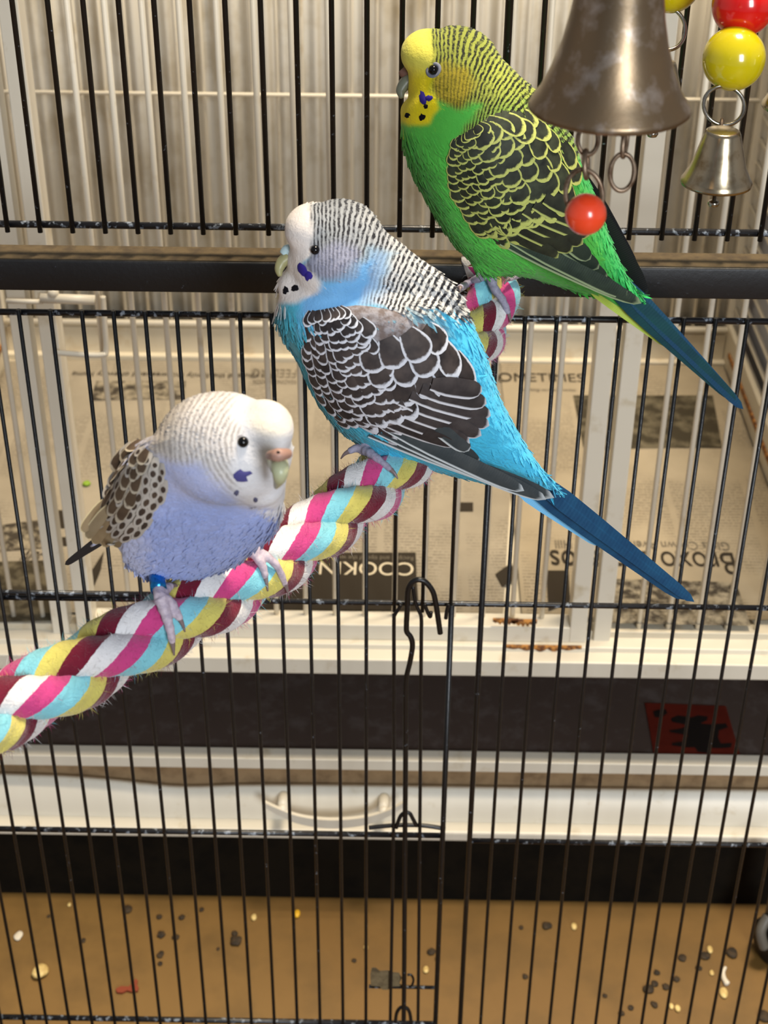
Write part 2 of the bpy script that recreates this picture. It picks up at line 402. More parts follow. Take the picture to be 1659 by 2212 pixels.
# handle on the drawer
yh = yl-0.013
hp = smoothpath([onY(x, y, yh) for x, y in ((566, 1736), (600, 1754), (650, 1773), (718, 1781), (790, 1774), (840, 1757), (874, 1738))], 50)
V = []; F = []
for i, p in enumerate(hp):
    h = 0.0016+0.0016*math.sin(math.pi*i/(len(hp)-1))
    V += [(p[0], yh, p[2]-h), (p[0], yh, p[2]+h), (p[0], yh+0.0022, p[2]+h), (p[0], yh+0.0022, p[2]-h)]
for i in range(len(hp)-1):
    for q in range(4): F.append((4*i+q, 4*i+(q+1) % 4, 4*i+4+(q+1) % 4, 4*i+4+q))
F += [(3, 2, 1, 0), (4*len(hp)-4, 4*len(hp)-3, 4*len(hp)-2, 4*len(hp)-1)]
hd = mesh('drawer_handle', V, F, MC, dr, smooth=False)
for hx, hy in ((610, 1748), (829, 1752)):
    p = onY(hx, hy, yh+0.003); q = p.copy(); q[1] = ydr+0.001
    mesh('handle_peg', *join([tube([p, (p+q)/2, q], 0.0030, 14), sphere(p, 0.0031, 14, 10)]), MC, dr)

# ------------------------------------------------------------------ newspapers in the pan
def newsprint(name, tone=(158, 148, 130)):
    m, nt, b = nodes(name)
    g = nt.nodes.new('ShaderNodeTexCoord'); sep = nt.nodes.new('ShaderNodeSeparateXYZ'); nt.links.new(g.outputs['Object'], sep.inputs[0])
    x, y = sep.outputs[0], sep.outputs[1]
    line = math_(nt, 'GREATER_THAN', math_(nt, 'FRACT', math_(nt, 'MULTIPLY', y, 330)), 0.5)
    colm = math_(nt, 'GREATER_THAN', math_(nt, 'FRACT', math_(nt, 'MULTIPLY', x, 21)), 0.08)
    mp = nt.nodes.new('ShaderNodeMapping'); mp.inputs['Scale'].default_value = (900, 330, 1); nt.links.new(g.outputs['Object'], mp.inputs['Vector'])
    wd = math_(nt, 'GREATER_THAN', noise(nt, 1.0, 1, 0.5, mp.outputs[0]), 0.44)
    k = math_(nt, 'MULTIPLY', math_(nt, 'MULTIPLY', line, colm), wd)
    blk = ramp(nt, noise(nt, 14, 2, 0.5, g.outputs['Object']), [(0.46, (0, 0, 0, 1)), (0.54, (1, 1, 1, 1))])
    k = math_(nt, 'MULTIPLY', math_(nt, 'MULTIPLY', k, blk), 0.45)
    st = ramp(nt, noise(nt, 18, 4, 0.6, g.outputs['Object']), [(0.35, L4(tone)), (0.7, L4(tuple(v*0.90 for v in tone)))])
    nt.links.new(mixc(nt, k, st, L4((70, 64, 56))), b.inputs['Base Color']); setp(b, Roughness=0.9, Specular_IOR_Level=0.1)
    bump(nt, b, noise(nt, 22, 3, 0.5, g.outputs['Object']), 0.5, 0.004)
    return m
MN1 = newsprint('newsprint'); MN2 = newsprint('newsprint_warm', (162, 149, 126))
MINK = plain('ink', (52, 46, 38), 0.9, spec=0.1); MINKL = plain('ink_faded', (110, 102, 88), 0.9, spec=0.1)
MPAPER = plain('paper_letter', (204, 192, 166), 0.9, spec=0.1)
MPHOTO = speckled('newsprint_photo', (64, 58, 50), (150, 140, 120), 0.9, 120, 0.42, 0.62, spec=0.1)
MPHOTOD = speckled('newsprint_photo_dark', (62, 56, 44), (104, 96, 78), 0.9, 90, 0.45, 0.65, spec=0.1)
def sheet(label, corners, z, mat, nx=26, ny=22, wav=0.0008, group='newspaper sheets in the cream cage'):
    c = [np.array(onZ(x, y, z)) for x, y in corners]
    V = []; F = []
    for j in range(ny+1):
        for i in range(nx+1):
            u, v = i/nx, j/ny
            p = (c[0]*(1-u)+c[1]*u)*(1-v)+(c[3]*(1-u)+c[2]*u)*v
            p = p.copy(); p[0] = min(max(p[0], XL+0.001), XR-0.001); p[1] = min(max(p[1], YF+0.004), YB-0.011)
            p[2] = z+wav*(math.sin(p[0]*60+z*9e3)*math.sin(p[1]*47+1.3)+1)*0.5; V.append(p)
    for j in range(ny):
        for i in range(nx): a = j*(nx+1)+i; F.append((a, a+nx+1, a+nx+2, a+1))
    n0 = len(V); V = V+[v-np.array([0, 0, 0.0002]) for v in V]; F = F+[[n0+q for q in f][::-1] for f in F]
    o = mesh('newspaper', V, F, mat, center=True); return tag(o, label, 'newspaper', group)
NS1 = sheet('newspaper sheet spread under the left half of the cream cage', [(-60, 780), (1120, 778), (1085, 1352), (-250, 1360)], zf, MN1)
NS2 = sheet('newspaper sheet with a dark photo along the right side of the cream cage', [(1080, 778), (1700, 778), (1900, 1400), (1130, 1352)], zf+0.0016, MN2)
def textobj(body, p, w_, h_, mat, parent, rot=180, shear=0, z=zf):
    cu = bpy.data.curves.new('t', 'FONT'); cu.body = body; cu.size = 1; cu.shear = shear
    o = bpy.data.objects.new('t', cu); COL.objects.link(o)
    me = bpy.data.meshes.new_from_object(o.evaluated_get(bpy.context.evaluated_depsgraph_get()))
    bpy.data.objects.remove(o); bpy.data.curves.remove(cu)
    V = np.array([v.co[:] for v in me.vertices]); F = [list(q.vertices) for q in me.polygons]; bpy.data.meshes.remove(me)
    lo, hi = V.min(0), V.max(0); V = (V-lo)/np.maximum(hi-lo, 1e-9)
    V[:, 0] = (V[:, 0]-0.5)*w_; V[:, 1] = (V[:, 1]-0.5)*h_
    a = math.radians(rot); ca, sa = math.cos(a), math.sin(a)
    V = np.stack([V[:, 0]*ca-V[:, 1]*sa+p[0], V[:, 0]*sa+V[:, 1]*ca+p[1], np.full(len(V), z)], -1)
    return mesh('headline', V, F, mat, parent, smooth=False)
def patch(pts, z, mat, parent, name='photo'):
    c = [onZ(x, y, z) for x, y in pts]; n = len(c)
    return mesh(name, c, [list(range(n))[::-1]], mat, parent, smooth=False)
def print_text(body, x0, x1, ya, yb, mat, parent, z, rot=180):
    a, b = onZ(x0, (ya+yb)/2, z), onZ(x1, (ya+yb)/2, z); h = abs(onZ((x0+x1)/2, ya, z)[1]-onZ((x0+x1)/2, yb, z)[1])
    return textobj(body, (a+b)/2, b[0]-a[0], h, mat, parent, rot, z=z)
z1 = zf+0.0010; z2 = zf+0.0026
patch([(560, 1194), (898, 1193), (900, 1245), (905, 1318), (735, 1318), (560, 1316)], z1, MINK, NS1)
print_text('COOKIN', 690, 893, 1214, 1242, MPAPER, NS1, z1+0.0003)
print_text('Recipes and tips of the week in', 700, 893, 1198, 1210, MINKL, NS1, z1+0.0003)
patch([(208, 823), (402, 823), (398, 862), (195, 864)], z1, MPHOTO, NS1)
print_text('To you and the family this weekend of every home', 155, 590, 802, 815, MINK, NS1, z1)
print_text('FEELING', 545, 640, 797, 815, MINKL, NS1, z1); print_text('READING A BOOK', 545, 640, 820, 829, MINKL, NS1, z1)
patch([(-80, 1145), (120, 1118), (128, 1180), (-80, 1200)], z1, MPHOTO, NS1); patch([(-80, 1215), (115, 1210), (150, 1340), (-80, 1345)], z1, MPHOTOD, NS1)
patch([(125, 1102), (141, 1102), (140, 1140), (130, 1140)], z1, MINK, NS1); patch([(132, 1160), (147, 1160), (147, 1178), (133, 1178)], z1, MINK, NS1)
patch([(190, 1245), (225, 1190), (218, 1230), (202, 1270)], z1, MINK, NS1)
print_text('SUN', 50, 88, 1190, 1215, MINK, NS1, z1, 160)
patch([(978, 1085), (1022, 1085), (1022, 1105), (978, 1105)], z1, MINK, NS1)
patch([(1070, 1240), (1105, 1215), (1115, 1250), (1085, 1268)], z1, MINK, NS1)
print_text('SOMETIMES', 1058, 1262, 806, 824, MINK, NS2, z2, 0); print_text('the things we most remember', 1130, 1245, 838, 847, MINKL, NS2, z2, 0)
patch([(1238, 854), (1540, 854), (1560, 966), (1262, 970)], z2, MPHOTOD, NS2)
print_text('Broxo Straeros', 1190, 1588, 1190, 1238, MINK, NS2, z2); print_text('Glass Crown Avenue & Saint Hill', 1200, 1575, 1168, 1186, MINKL, NS2, z2)
patch([(1180, 1232), (1228, 1232), (1232, 1300), (1185, 1320)], z2, MINK, NS2)
patch([(1320, 1250), (1590, 1258), (1622, 1352), (1320, 1346)], z2, MPHOTO, NS2)
# green food crumbs on the newspaper
def blob(name, p, r, mat, label, cat, group, sc=(1, 1, 0.5), seed=0, lump=0.3):
    V, F = sphere((0, 0, 0), 1, 12, 8); rr = np.random.default_rng(seed)
    k = rr.normal(size=(3, 3))*2.2
    f = 1+lump*(np.sin(V@k[0]+seed)+np.sin(V@k[1]+2*seed)*0.6)*0.5
    V = V*f[:, None]*np.asarray(sc)*r; V[:, 2] -= V[:, 2].min()
    return tag(mesh(name, V+np.asarray(p), F, mat, center=True), label, cat, group)
MGREEN = plain('greens', (128, 160, 40), 0.6)
blob('green_crumb', onZ(188, 1048, zf+0.0006), 0.0025, MGREEN, 'bright green crumb of food on the newspaper beside the door stile', 'crumb', None, seed=3)
blob('green_crumb', onZ(332, 768, zf+0.0006), 0.0028, MGREEN, 'green crumb at the back edge of the newspaper behind a dark printed photo', 'crumb', None, seed=5)
# red printed sheet lying on the dark tray board
MRED = speckled('red_print', (98, 28, 16), (84, 22, 12), 0.5, 60, 0.45, 0.7)
MBLK = plain('black_print', (20, 14, 12), 0.55)
zr = zl1-0.0018
cr = [onZ(x, y, zr) for x, y in ((1393, 1519), (1568, 1526), (1602, 1644), (1414, 1639))]
V = [c for c in cr]+[c+np.array([0, 0, 0.0003]) for c in cr]
RP = tag(mesh('red_leaflet', V, [(3, 2, 1, 0)[::-1], (4, 7, 6, 5), (0, 1, 5, 4), (1, 2, 6, 5), (2, 3, 7, 6), (3, 0, 4, 7)], MRED, smooth=False, center=True), 'red leaflet with a black spread-winged emblem on the dark tray', 'leaflet')
zr2 = zr+0.0005
def emblem(pts, name='emblem'):
    return mesh(name, [onZ(1300+x/4.621, 1450+y/4.621, zr2) for x, y in pts], [list(range(len(pts)))], MBLK, RP, smooth=False)
emblem([(510, 400), (560, 385), (640, 380), (655, 420), (600, 460), (530, 460)][::-1])
emblem([(690, 470), (760, 440), (900, 460), (960, 440), (1060, 450), (1050, 490), (980, 520), (1080, 530), (1240, 520), (1260, 560), (1170, 590), (1160, 660), (1190, 720), (1300, 715), (1290, 760), (1160, 770), (1060, 760), (1100, 820), (960, 805), (930, 760), (840, 760), (700, 740), (700, 715), (820, 700), (860, 640), (690, 610), (670, 590), (800, 570), (860, 540), (700, 505)][::-1])

# ------------------------------------------------------------------ caster by the cages
p = onZ(1668, 2075, FLZ)
CW = root('caster_wheel', 'black caster wheel standing on the tan floor beside the cages', 'wheel', tuple(p))
MRUB = plain('black_rubber', (18, 18, 20), 0.5); MGREY = plain('grey_fork', (96, 92, 84), 0.45)
V, F = lathe([(0.0, -0.006), (0.013, -0.006), (0.0152, -0.004), (0.0155, 0), (0.0152, 0.004), (0.013, 0.006), (0, 0.006)], 36)
ca, sa = math.cos(0.5), math.sin(0.5)
V = np.stack([V[:, 2]*ca-V[:, 0]*sa, V[:, 2]*sa+V[:, 0]*ca, V[:, 1]+0.0155], -1)
mesh('wheel', V+p, F, MRUB, CW)
for s in (-1, 1):
    o_ = np.array([ca*0.0085*s, sa*0.0085*s, 0])
    mesh('fork', *tube(smoothpath([p+o_+[0, 0, 0.0155], p+o_+[-0.003, 0.002, 0.026], p+o_*0.5+[-0.003, 0.004, 0.034]], 14), 0.003, 10), MGREY, CW)
mesh('stem', *tube([p+[-0.003, 0.004, 0.032], p+[-0.003, 0.004, 0.05], p+[-0.003, 0.004, 0.075]], 0.005, 14), MGREY, CW)

# ------------------------------------------------------------------ litter on the floor
MDROP = speckled('dry_dropping', (62, 46, 24), (38, 28, 14), 0.8, 300, 0.4, 0.6)
MSEED = speckled('seed_hull', (222, 196, 130), (190, 160, 96), 0.6, 300, 0.4, 0.6)
MSCRAP = plain('rust_scrap', (128, 54, 26), 0.8); MWHITE = plain('white_shred', (216, 206, 186), 0.8); MYEL = plain('yellow_seed', (226, 176, 40), 0.5)
def seed_label(x, y):
    if x > 1300: return 'pale seed hull among the droppings near the caster wheel'
    if x > 1000: return 'pale seed hull alone on the floor near the edge of the dark shadow band'
    if x > 700: return 'pale seed hull on the floor behind the latch rod'
    if x > 400: return 'pale seed hull near the bright yellow seed'
    return 'tiny pale seed hull on the floor near the dark shadow band'
def drop_label(x, y):
    if y < 1900: return 'dark dried dropping on the dark shadow band'
    if x > 1560: return 'large dark dropping on the floor beside the caster wheel'
    if x > 1300: return 'dark dropping in the scattered cluster near the caster wheel'
    if x > 1000: return 'dark dropping alone on the floor right of the thick door bars'
    if x > 740: return 'brown dropping on the floor behind the latch rod'
    if x > 460: return 'dark dropping on the floor left of the grey fluff'
    if y > 2000: return 'dark dropping in the row beyond the reddish leaf scrap'
    return 'dark dropping at the edge of the dark shadow band'
for i, (x, y, r) in enumerate(((275, 1965, 8), (344, 1982, 5), (393, 1983, 5), (349, 2020, 7), (379, 2026, 6), (347, 2063, 6), (346, 2083, 4), (507, 2018, 5), (510, 2034, 10), (435, 1966, 4), (105, 1980, 3), (180, 2033, 4), (471, 2051, 3), (765, 2076, 4), (932, 2057, 7), (945, 2073, 5), (1134, 2110, 5), (1182, 2001, 8), (1126, 2004, 4), (1475, 2072, 7), (1523, 2066, 8), (1509, 2092, 5), (1419, 2102, 5), (1462, 2116, 6), (1400, 2139, 9), (1413, 2126, 6), (1438, 2133, 6), (1413, 2171, 6), (1580, 2061, 10), (1362, 2178, 5), (1342, 2190, 5), (1653, 2199, 11), (1306, 2152, 4))):
    d = np.linalg.norm(onZ(x, y, FLZ)-CAM); blob('dropping', onZ(x, y, FLZ), r*1.25*d/FPX, MDROP, drop_label(x, y), 'dropping', 'dried droppings on the floor', (1, 1.1, 0.3), i)
for i, (x, y, r) in enumerate(((548, 1983, 5), (1240, 2003, 5), (1533, 2053, 5), (1563, 2148, 7), (1463, 2180, 5), (1537, 2103, 4), (920, 2097, 5), (790, 2048, 4), (150, 1955, 3), (1450, 2175, 4))):
    d = np.linalg.norm(onZ(x, y, FLZ)-CAM); blob('seed_hull', onZ(x, y, FLZ), r*1.2*d/FPX, MSEED, seed_label(x, y), 'seed', 'seed hulls on the floor', (1, 1.6, 0.5), i+50, 0.15)
def one(name, x, y, r, mat, label, cat, sc, sd, lump=0.2):
    d = np.linalg.norm(onZ(x, y, FLZ)-CAM); return blob(name, onZ(x, y, FLZ), r*d/FPX, mat, label, cat, None, sc, sd, lump)
one('seed_hull', 88, 2103, 17, MSEED, 'large round cream coloured hull on the tan floor', 'seed', (1, 1.1, 0.4), 61)
one('seed_hull', 40, 2024, 9, MWHITE, 'small whitish hull on the tan floor under the rope end', 'seed', (1, 1.3, 0.4), 62)
one('yellow_seed', 642, 1977, 8, MYEL, 'bright yellow seed on the tan floor below the drawer handle', 'seed', (0.8, 1.4, 0.6), 63, 0.05)
mesh_pts = [(250, 2139), (262, 2133), (278, 2134), (288, 2124), (293, 2117), (298, 2121), (296, 2130), (300, 2136), (298, 2143), (285, 2145), (275, 2142), (264, 2147), (253, 2146)]
Vb = [onZ(x, y, FLZ+0.0004) for x, y in mesh_pts]; Vt = [onZ(x, y, FLZ+0.0004)+np.array([0, 0, 0.0012]) for x, y in mesh_pts]; n_ = len(Vb)
tag(mesh('dry_scrap', Vb+Vt, [list(range(n_))[::-1], list(range(n_, 2*n_))]+[(i, (i+1) % n_, n_+(i+1) % n_, n_+i) for i in range(n_)], MSCRAP, smooth=False, center=True), 'reddish brown scrap of dried leaf on the tan floor', 'scrap')
P = smoothpath([onZ(x, y, FLZ+0.0012) for x, y in ((1568, 2088), (1562, 2100), (1564, 2114), (1572, 2127))], 16)
tag(mesh('white_shred', *tube(P, np.array([0.0004]+[0.0014]*14+[0.0006])*np.linspace(0.6, 1.3, 16), 8), MWHITE, center=True), 'curved white shred on the tan floor near the caster wheel', 'shred')
# grey fluff stuck on the door wire
MFLUFF = speckled('dirty_fluff', (120, 104, 74), (84, 70, 46), 0.95, 200, 0.4, 0.65)
fp = [(801, 2130), (800, 2105), (803, 2090), (812, 2090), (820, 2097), (838, 2096), (850, 2100), (862, 2101), (868, 2112), (863, 2124), (872, 2130), (850, 2131), (838, 2138), (826, 2138), (820, 2131)]
Vb = [onY(x, y, 0.0015) for x, y in fp]; Vt = [onY(x, y, -0.0022) for x, y in fp]; n_ = len(fp)
tag(mesh('fluff', Vb+Vt, [list(range(n_))[::-1], list(range(n_, 2*n_))]+[(i, (i+1) % n_, n_+(i+1) % n_, n_+i) for i in range(n_)], MFLUFF, smooth=False, center=True), 'dirty grey brown fluff stuck on a wire of the black cage door', 'fluff')

# ------------------------------------------------------------------ rope perch
RR = 0.0094
rc = [(-160, 1640, .352), (0, 1537, .370), (120, 1478, .378), (250, 1405, .388), (400, 1328, .399), (540, 1247, .412), (660, 1163, .427), (760, 1087, .441), (835, 1028, .455), (895, 960, .470), (950, 870, .494), (1005, 775, .522), (1045, 705, .537), (1064, 640, .541), (1058, 585, .546), (1046, 545, .543)]
rpts = smoothpath([atd(*q) for q in rc], 700)
seg = np.r_[0, np.cumsum(np.linalg.norm(np.diff(rpts, axis=0), axis=1))]
sl = np.linspace(0, seg[-1], 620); rpts = np.stack([np.interp(sl, seg, rpts[:, k]) for k in range(3)], -1)
RP0 = atd(400, 1328, .399)
ROPE = root('rope_perch', 'braided fleece rope perch striped pink, yellow, blue, white and maroon', 'perch', tuple(RP0))
PLY = [(202, 192, 100), (104, 20, 42), (216, 214, 214), (190, 64, 124), (126, 196, 210)]
mR, ntR, bR = nodes('fleece_rope')
pf = math_(ntR, 'FRACT', math_(ntR, 'ADD', attr(ntR, 'ply', 'Fac'), math_(ntR, 'MULTIPLY', math_(ntR, 'SUBTRACT', noise(ntR, 500, 3, 0.7), 0.5), 0.035)))
cA = ramp(ntR, pf, [(k/5, L4(c)) for k, c in enumerate(PLY)], 'CONSTANT'); fz = noise(ntR, 1500, 3, 0.6); fl = noise(ntR, 120, 4, 0.6)
cc = mixc(ntR, 0.5, cA, mixc(ntR, 1.0, cA, ramp(ntR, fl, [(0.3, (0.72, 0.72, 0.72, 1)), (0.7, (1.1, 1.1, 1.1, 1))]), 'MULTIPLY'))
ntR.links.new(cc, bR.inputs['Base Color']); setp(bR, Roughness=0.95, Specular_IOR_Level=0.1, Sheen_Weight=0.35, Sheen_Roughness=0.5)
bump(ntR, bR, fz, 0.5, 0.0006)
T_, N_, B_ = frames(rpts)
pitch = 0.066; rs = RR*0.56; rh = RR*0.47; PP = 0.0205
fuzzV = []; fuzzF = []; fuzzC = []
for sidx in range(3):
    ph = 2*math.pi*sidx/3+0.6
    th = ph+2*math.pi*sl/pitch
    # right-handed lay of the strands around the rope axis
    cen = rpts+rh*(np.cos(th)[:, None]*N_+np.sin(th)[:, None]*B_)
    T2 = np.gradient(cen, axis=0); T2 /= np.linalg.norm(T2, axis=1)[:, None]
    R0 = np.cos(th)[:, None]*N_+np.sin(th)[:, None]*B_
    R0 = R0-T2*(R0*T2).sum(1)[:, None]; R0 /= np.linalg.norm(R0, axis=1)[:, None]; Q0 = np.cross(T2, R0)
    na = 49; a = np.linspace(0, 2*math.pi, na)
    rad = rs*(1+0.03*np.cos(5*(a[None]+2*math.pi*sl[:, None]/PP+sidx*0.9)))
    V = cen[:, None]+rad[..., None]*(np.cos(a)[None, :, None]*R0[:, None]+np.sin(a)[None, :, None]*Q0[:, None])
    C = (a[None]+2*math.pi*sl[:, None]/PP+sidx*0.9)/(2*math.pi)
    m_ = len(sl); F = []
    for i in range(m_-1):
        for k in range(na-1): F.append((i*na+k, i*na+k+1, (i+1)*na+k+1, (i+1)*na+k))
    F.append(list(range(na-1))[::-1]); F.append([(m_-1)*na+k for k in range(na-1)])
    mesh('strand', V.reshape(-1, 3), F, mR, ROPE, attrs={'ply': C.reshape(-1)})
    # fuzz fibres
    for q in range(8000):
        i = rng.integers(2, m_-3); k = rng.integers(na)
        p = V[i, k]; nrm = p-cen[i]; nrm = nrm/np.linalg.norm(nrm)
        if nrm@(p-rpts[i]) < 0: continue
        d = nrm*rng.uniform(0.4, 1.0)+rng.normal(size=3)*0.55; d /= np.linalg.norm(d)
        L = rng.uniform(0.0008, 0.0032); wv = np.cross(d, rng.normal(size=3)); wv /= np.linalg.norm(wv); wv *= 0.00004
        cv = np.cross(d, wv); cv = cv/np.linalg.norm(cv)*L*rng.uniform(-.3, .3)
        b0 = len(fuzzV); fuzzV += [p-nrm*0.0003-wv, p-nrm*0.0003+wv, p+d*L*0.55+wv*0.8+cv*.5, p+d*L*0.55-wv*0.8+cv*.5, p+d*L+cv]
        fuzzF += [(b0, b0+1, b0+2, b0+3), (b0+3, b0+2, b0+4)]; fuzzC += [float(C[i, k])]*5
mesh('fuzz', fuzzV, fuzzF, mR, ROPE, attrs={'ply': np.array(fuzzC)}, stuff=True)

# ------------------------------------------------------------------ birds
def sd_poly(px, py, poly):
    """signed distance in reference units, negative inside"""
    P = np.asarray(poly, float); px = np.asarray(px); py = np.asarray(py)
    d = np.full(px.shape, 1e18); ins = np.zeros(px.shape, bool); n = len(P)
    for i in range(n):
        a, b = P[i], P[(i+1) % n]; e = b-a
        t = np.clip(((px-a[0])*e[0]+(py-a[1])*e[1])/(e@e), 0, 1)
        d = np.minimum(d, (px-a[0]-t*e[0])**2+(py-a[1]-t*e[1])**2)
        c = ((a[1] > py) != (b[1] > py)) & (px < (b[0]-a[0])*(py-a[1])/(b[1]-a[1]+1e-12)+a[0]); ins ^= c
    d = np.sqrt(d); return np.where(ins, -d, d)
def sstep(x, a, b): t = np.clip((x-a)/(b-a), 0, 1); return t*t*(3-2*t)
def wob(px, py, s, amp, k=0):
    return amp*(np.sin(px/s+1.7*k+np.sin(py/s*1.3+k))+np.sin(py/s*1.1-px/s*0.6+2.1*k))*0.5

mF, nt, b = nodes('plumage')
base = attr(nt, 'base'); dark = attr(nt, 'dark'); bc = attr(nt, 'barcoord', 'Fac'); bm_ = attr(nt, 'barmask', 'Fac')
n1 = noise(nt, 260, 3, 0.6); n2 = noise(nt, 1400, 2, 0.6); n3 = noise(nt, 90, 3, 0.6)
ph = math_(nt, 'ADD', bc, math_(nt, 'MULTIPLY', math_(nt, 'SUBTRACT', n1, 0.5), 1.3))
sn = math_(nt, 'SINE', math_(nt, 'MULTIPLY', ph, 2*math.pi))
sn = math_(nt, 'ADD', sn, math_(nt, 'MULTIPLY', math_(nt, 'SUBTRACT', n2, 0.5), 1.2))
bar = ramp(nt, math_(nt, 'MULTIPLY_ADD', sn, 0.5, 0.5), [(0.36, (0, 0, 0, 1)), (0.66, (1, 1, 1, 1))])
brk = ramp(nt, noise(nt, 650, 2, 0.6), [(0.34, (0.35, 0.35, 0.35, 1)), (0.52, (1, 1, 1, 1))])
fac = math_(nt, 'MULTIPLY', math_(nt, 'MULTIPLY', bar, bm_), brk)
varc = mixc(nt, 1.0, base, ramp(nt, n3, [(0.25, (0.82, 0.84, 0.86, 1)), (0.75, (1.12, 1.10, 1.08, 1))]), 'MULTIPLY')
nt.links.new(mixc(nt, fac, varc, dark), b.inputs['Base Color'])
setp(b, Roughness=0.75, Specular_IOR_Level=0.2, Sheen_Weight=0.15)
bump(nt, b, math_(nt, 'ADD', math_(nt, 'MULTIPLY', n2, 0.5), noise(nt, 420, 4, 0.65)), 0.35, 0.0009)
MPLUM = mF

def feather_mat(name, core, edge, kind, core2=None):
    m, nt, b = nodes(name)
    uvn = nt.nodes.new('ShaderNodeUVMap'); sp = nt.nodes.new('ShaderNodeSeparateXYZ'); nt.links.new(uvn.outputs[0], sp.inputs[0])
    u, v = sp.outputs[0], sp.outputs[1]
    av = math_(nt, 'ABSOLUTE', math_(nt, 'MULTIPLY_ADD', v, 2.0, -1.0)); sv = math_(nt, 'MULTIPLY_ADD', v, 2.0, -1.0)
    oi = nt.nodes.new('ShaderNodeObjectInfo')
    nz = math_(nt, 'MULTIPLY', math_(nt, 'SUBTRACT', noise(nt, 700, 3, 0.6), 0.5), 0.20)
    if kind == 'scallop':
        tipd = math_(nt, 'ADD', math_(nt, 'ADD', math_(nt, 'MULTIPLY', u, 1.0), math_(nt, 'MULTIPLY', math_(nt, 'POWER', av, 2.0), 0.16)), nz)
        e1 = ramp(nt, tipd, [(0.84, (0, 0, 0, 1)), (0.91, (1, 1, 1, 1))])
        e2 = ramp(nt, math_(nt, 'ADD', av, nz), [(0.80, (0, 0, 0, 1)), (0.88, (1, 1, 1, 1))])
        e = math_(nt, 'MAXIMUM', e1, math_(nt, 'MULTIPLY', e2, 0.9))
    elif kind == 'flight':
        e2 = ramp(nt, math_(nt, 'ADD', math_(nt, 'MULTIPLY', sv, -1.0), math_(nt, 'MULTIPLY', nz, 0.2)), [(0.70, (0, 0, 0, 1)), (0.84, (1, 1, 1, 1))])
        e3 = ramp(nt, math_(nt, 'ADD', u, math_(nt, 'MULTIPLY', av, 0.02)), [(0.955, (0, 0, 0, 1)), (0.985, (1, 1, 1, 1))])
        e = math_(nt, 'MULTIPLY', math_(nt, 'MAXIMUM', e2, math_(nt, 'MULTIPLY', e3, 0.8)), 0.9)
    elif kind == 'spot':
        uu = math_(nt, 'SUBTRACT', u, 0.66)
        dd = math_(nt, 'ADD', math_(nt, 'ADD', math_(nt, 'MULTIPLY', math_(nt, 'MULTIPLY', uu, uu), 16), math_(nt, 'MULTIPLY', math_(nt, 'MULTIPLY', sv, sv), 2.2)), math_(nt, 'MULTIPLY', nz, 3.2))
        e = ramp(nt, dd, [(0.55, (0, 0, 0, 1)), (0.85, (1, 1, 1, 1))])
    else:
        e = ramp(nt, math_(nt, 'ADD', av, nz), [(0.0, (0, 0, 0, 1)), (0.12, (0.25, 0.25, 0.25, 1))])
    c = ramp(nt, noise(nt, 150, 3, 0.6), [(0.35, L4(core)), (0.65, L4(core2 or core))])
    c = mixc(nt, 1.0, c, ramp(nt, oi.outputs['Random'], [(0, (0.8, 0.8, 0.8, 1)), (1, (1.15, 1.15, 1.15, 1))]), 'MULTIPLY')
    nt.links.new(mixc(nt, e, c, L4(edge)), b.inputs['Base Color']); setp(b, Roughness=0.6, Specular_IOR_Level=0.3)
    w_ = nt.nodes.new('ShaderNodeTexWave'); w_.inputs['Scale'].default_value = 18; w_.inputs['Distortion'].default_value = 1.5; nt.links.new(uvn.outputs[0], w_.inputs[0])
    bump(nt, b, w_.outputs['Fac'], 0.12, 0.0004)
    return m
def feather_mesh(name, mat, shape):
    nu, nv = 9, 4; V = []; U = []; F = []
    for i in range(nu+1):
        u = 1-(1-i/nu)**1.5
        if shape == 'round': wv = (0.55+0.45*math.sin(min(u/0.65, 1)*math.pi/2))*(math.sqrt(max(0, 1-max(0, (u-0.55)/0.45)**2.2)))
        elif shape == 'long': wv = (0.6+0.4*math.sin(min(u/0.4, 1)*math.pi/2))*(math.sqrt(max(0, 1-max(0, (u-0.72)/0.28)**2)))
        else: wv = (0.75+0.25*math.sin(min(u/0.25, 1)*math.pi/2))*(1-max(0, u-0.15)*0.62)*(math.sqrt(max(0, 1-max(0, (u-0.9)/0.1)**2)))
        wv = max(wv, 0.02)
        for j in range(nv+1):
            s = j/nv*2-1
            V.append((u, s*0.5*wv, -0.10*s*s*wv*0.5-0.02*u*u+0.03*math.sin(u*math.pi))); U.append((u, j/nv))
    for i in range(nu):
        for j in range(nv): a = i*(nv+1)+j; F.append((a, a+nv+1, a+nv+2, a+1))
    me = bpy.data.meshes.new(name); me.from_pydata(V, [], F); me.polygons.foreach_set('use_smooth', [True]*len(F))
    l = me.uv_layers.new(name='UVMap'); vi = np.empty(len(me.loops), int); me.loops.foreach_get('vertex_index', vi); l.data.foreach_set('uv', np.array(U)[vi].ravel())
    me.materials.append(mat); return me

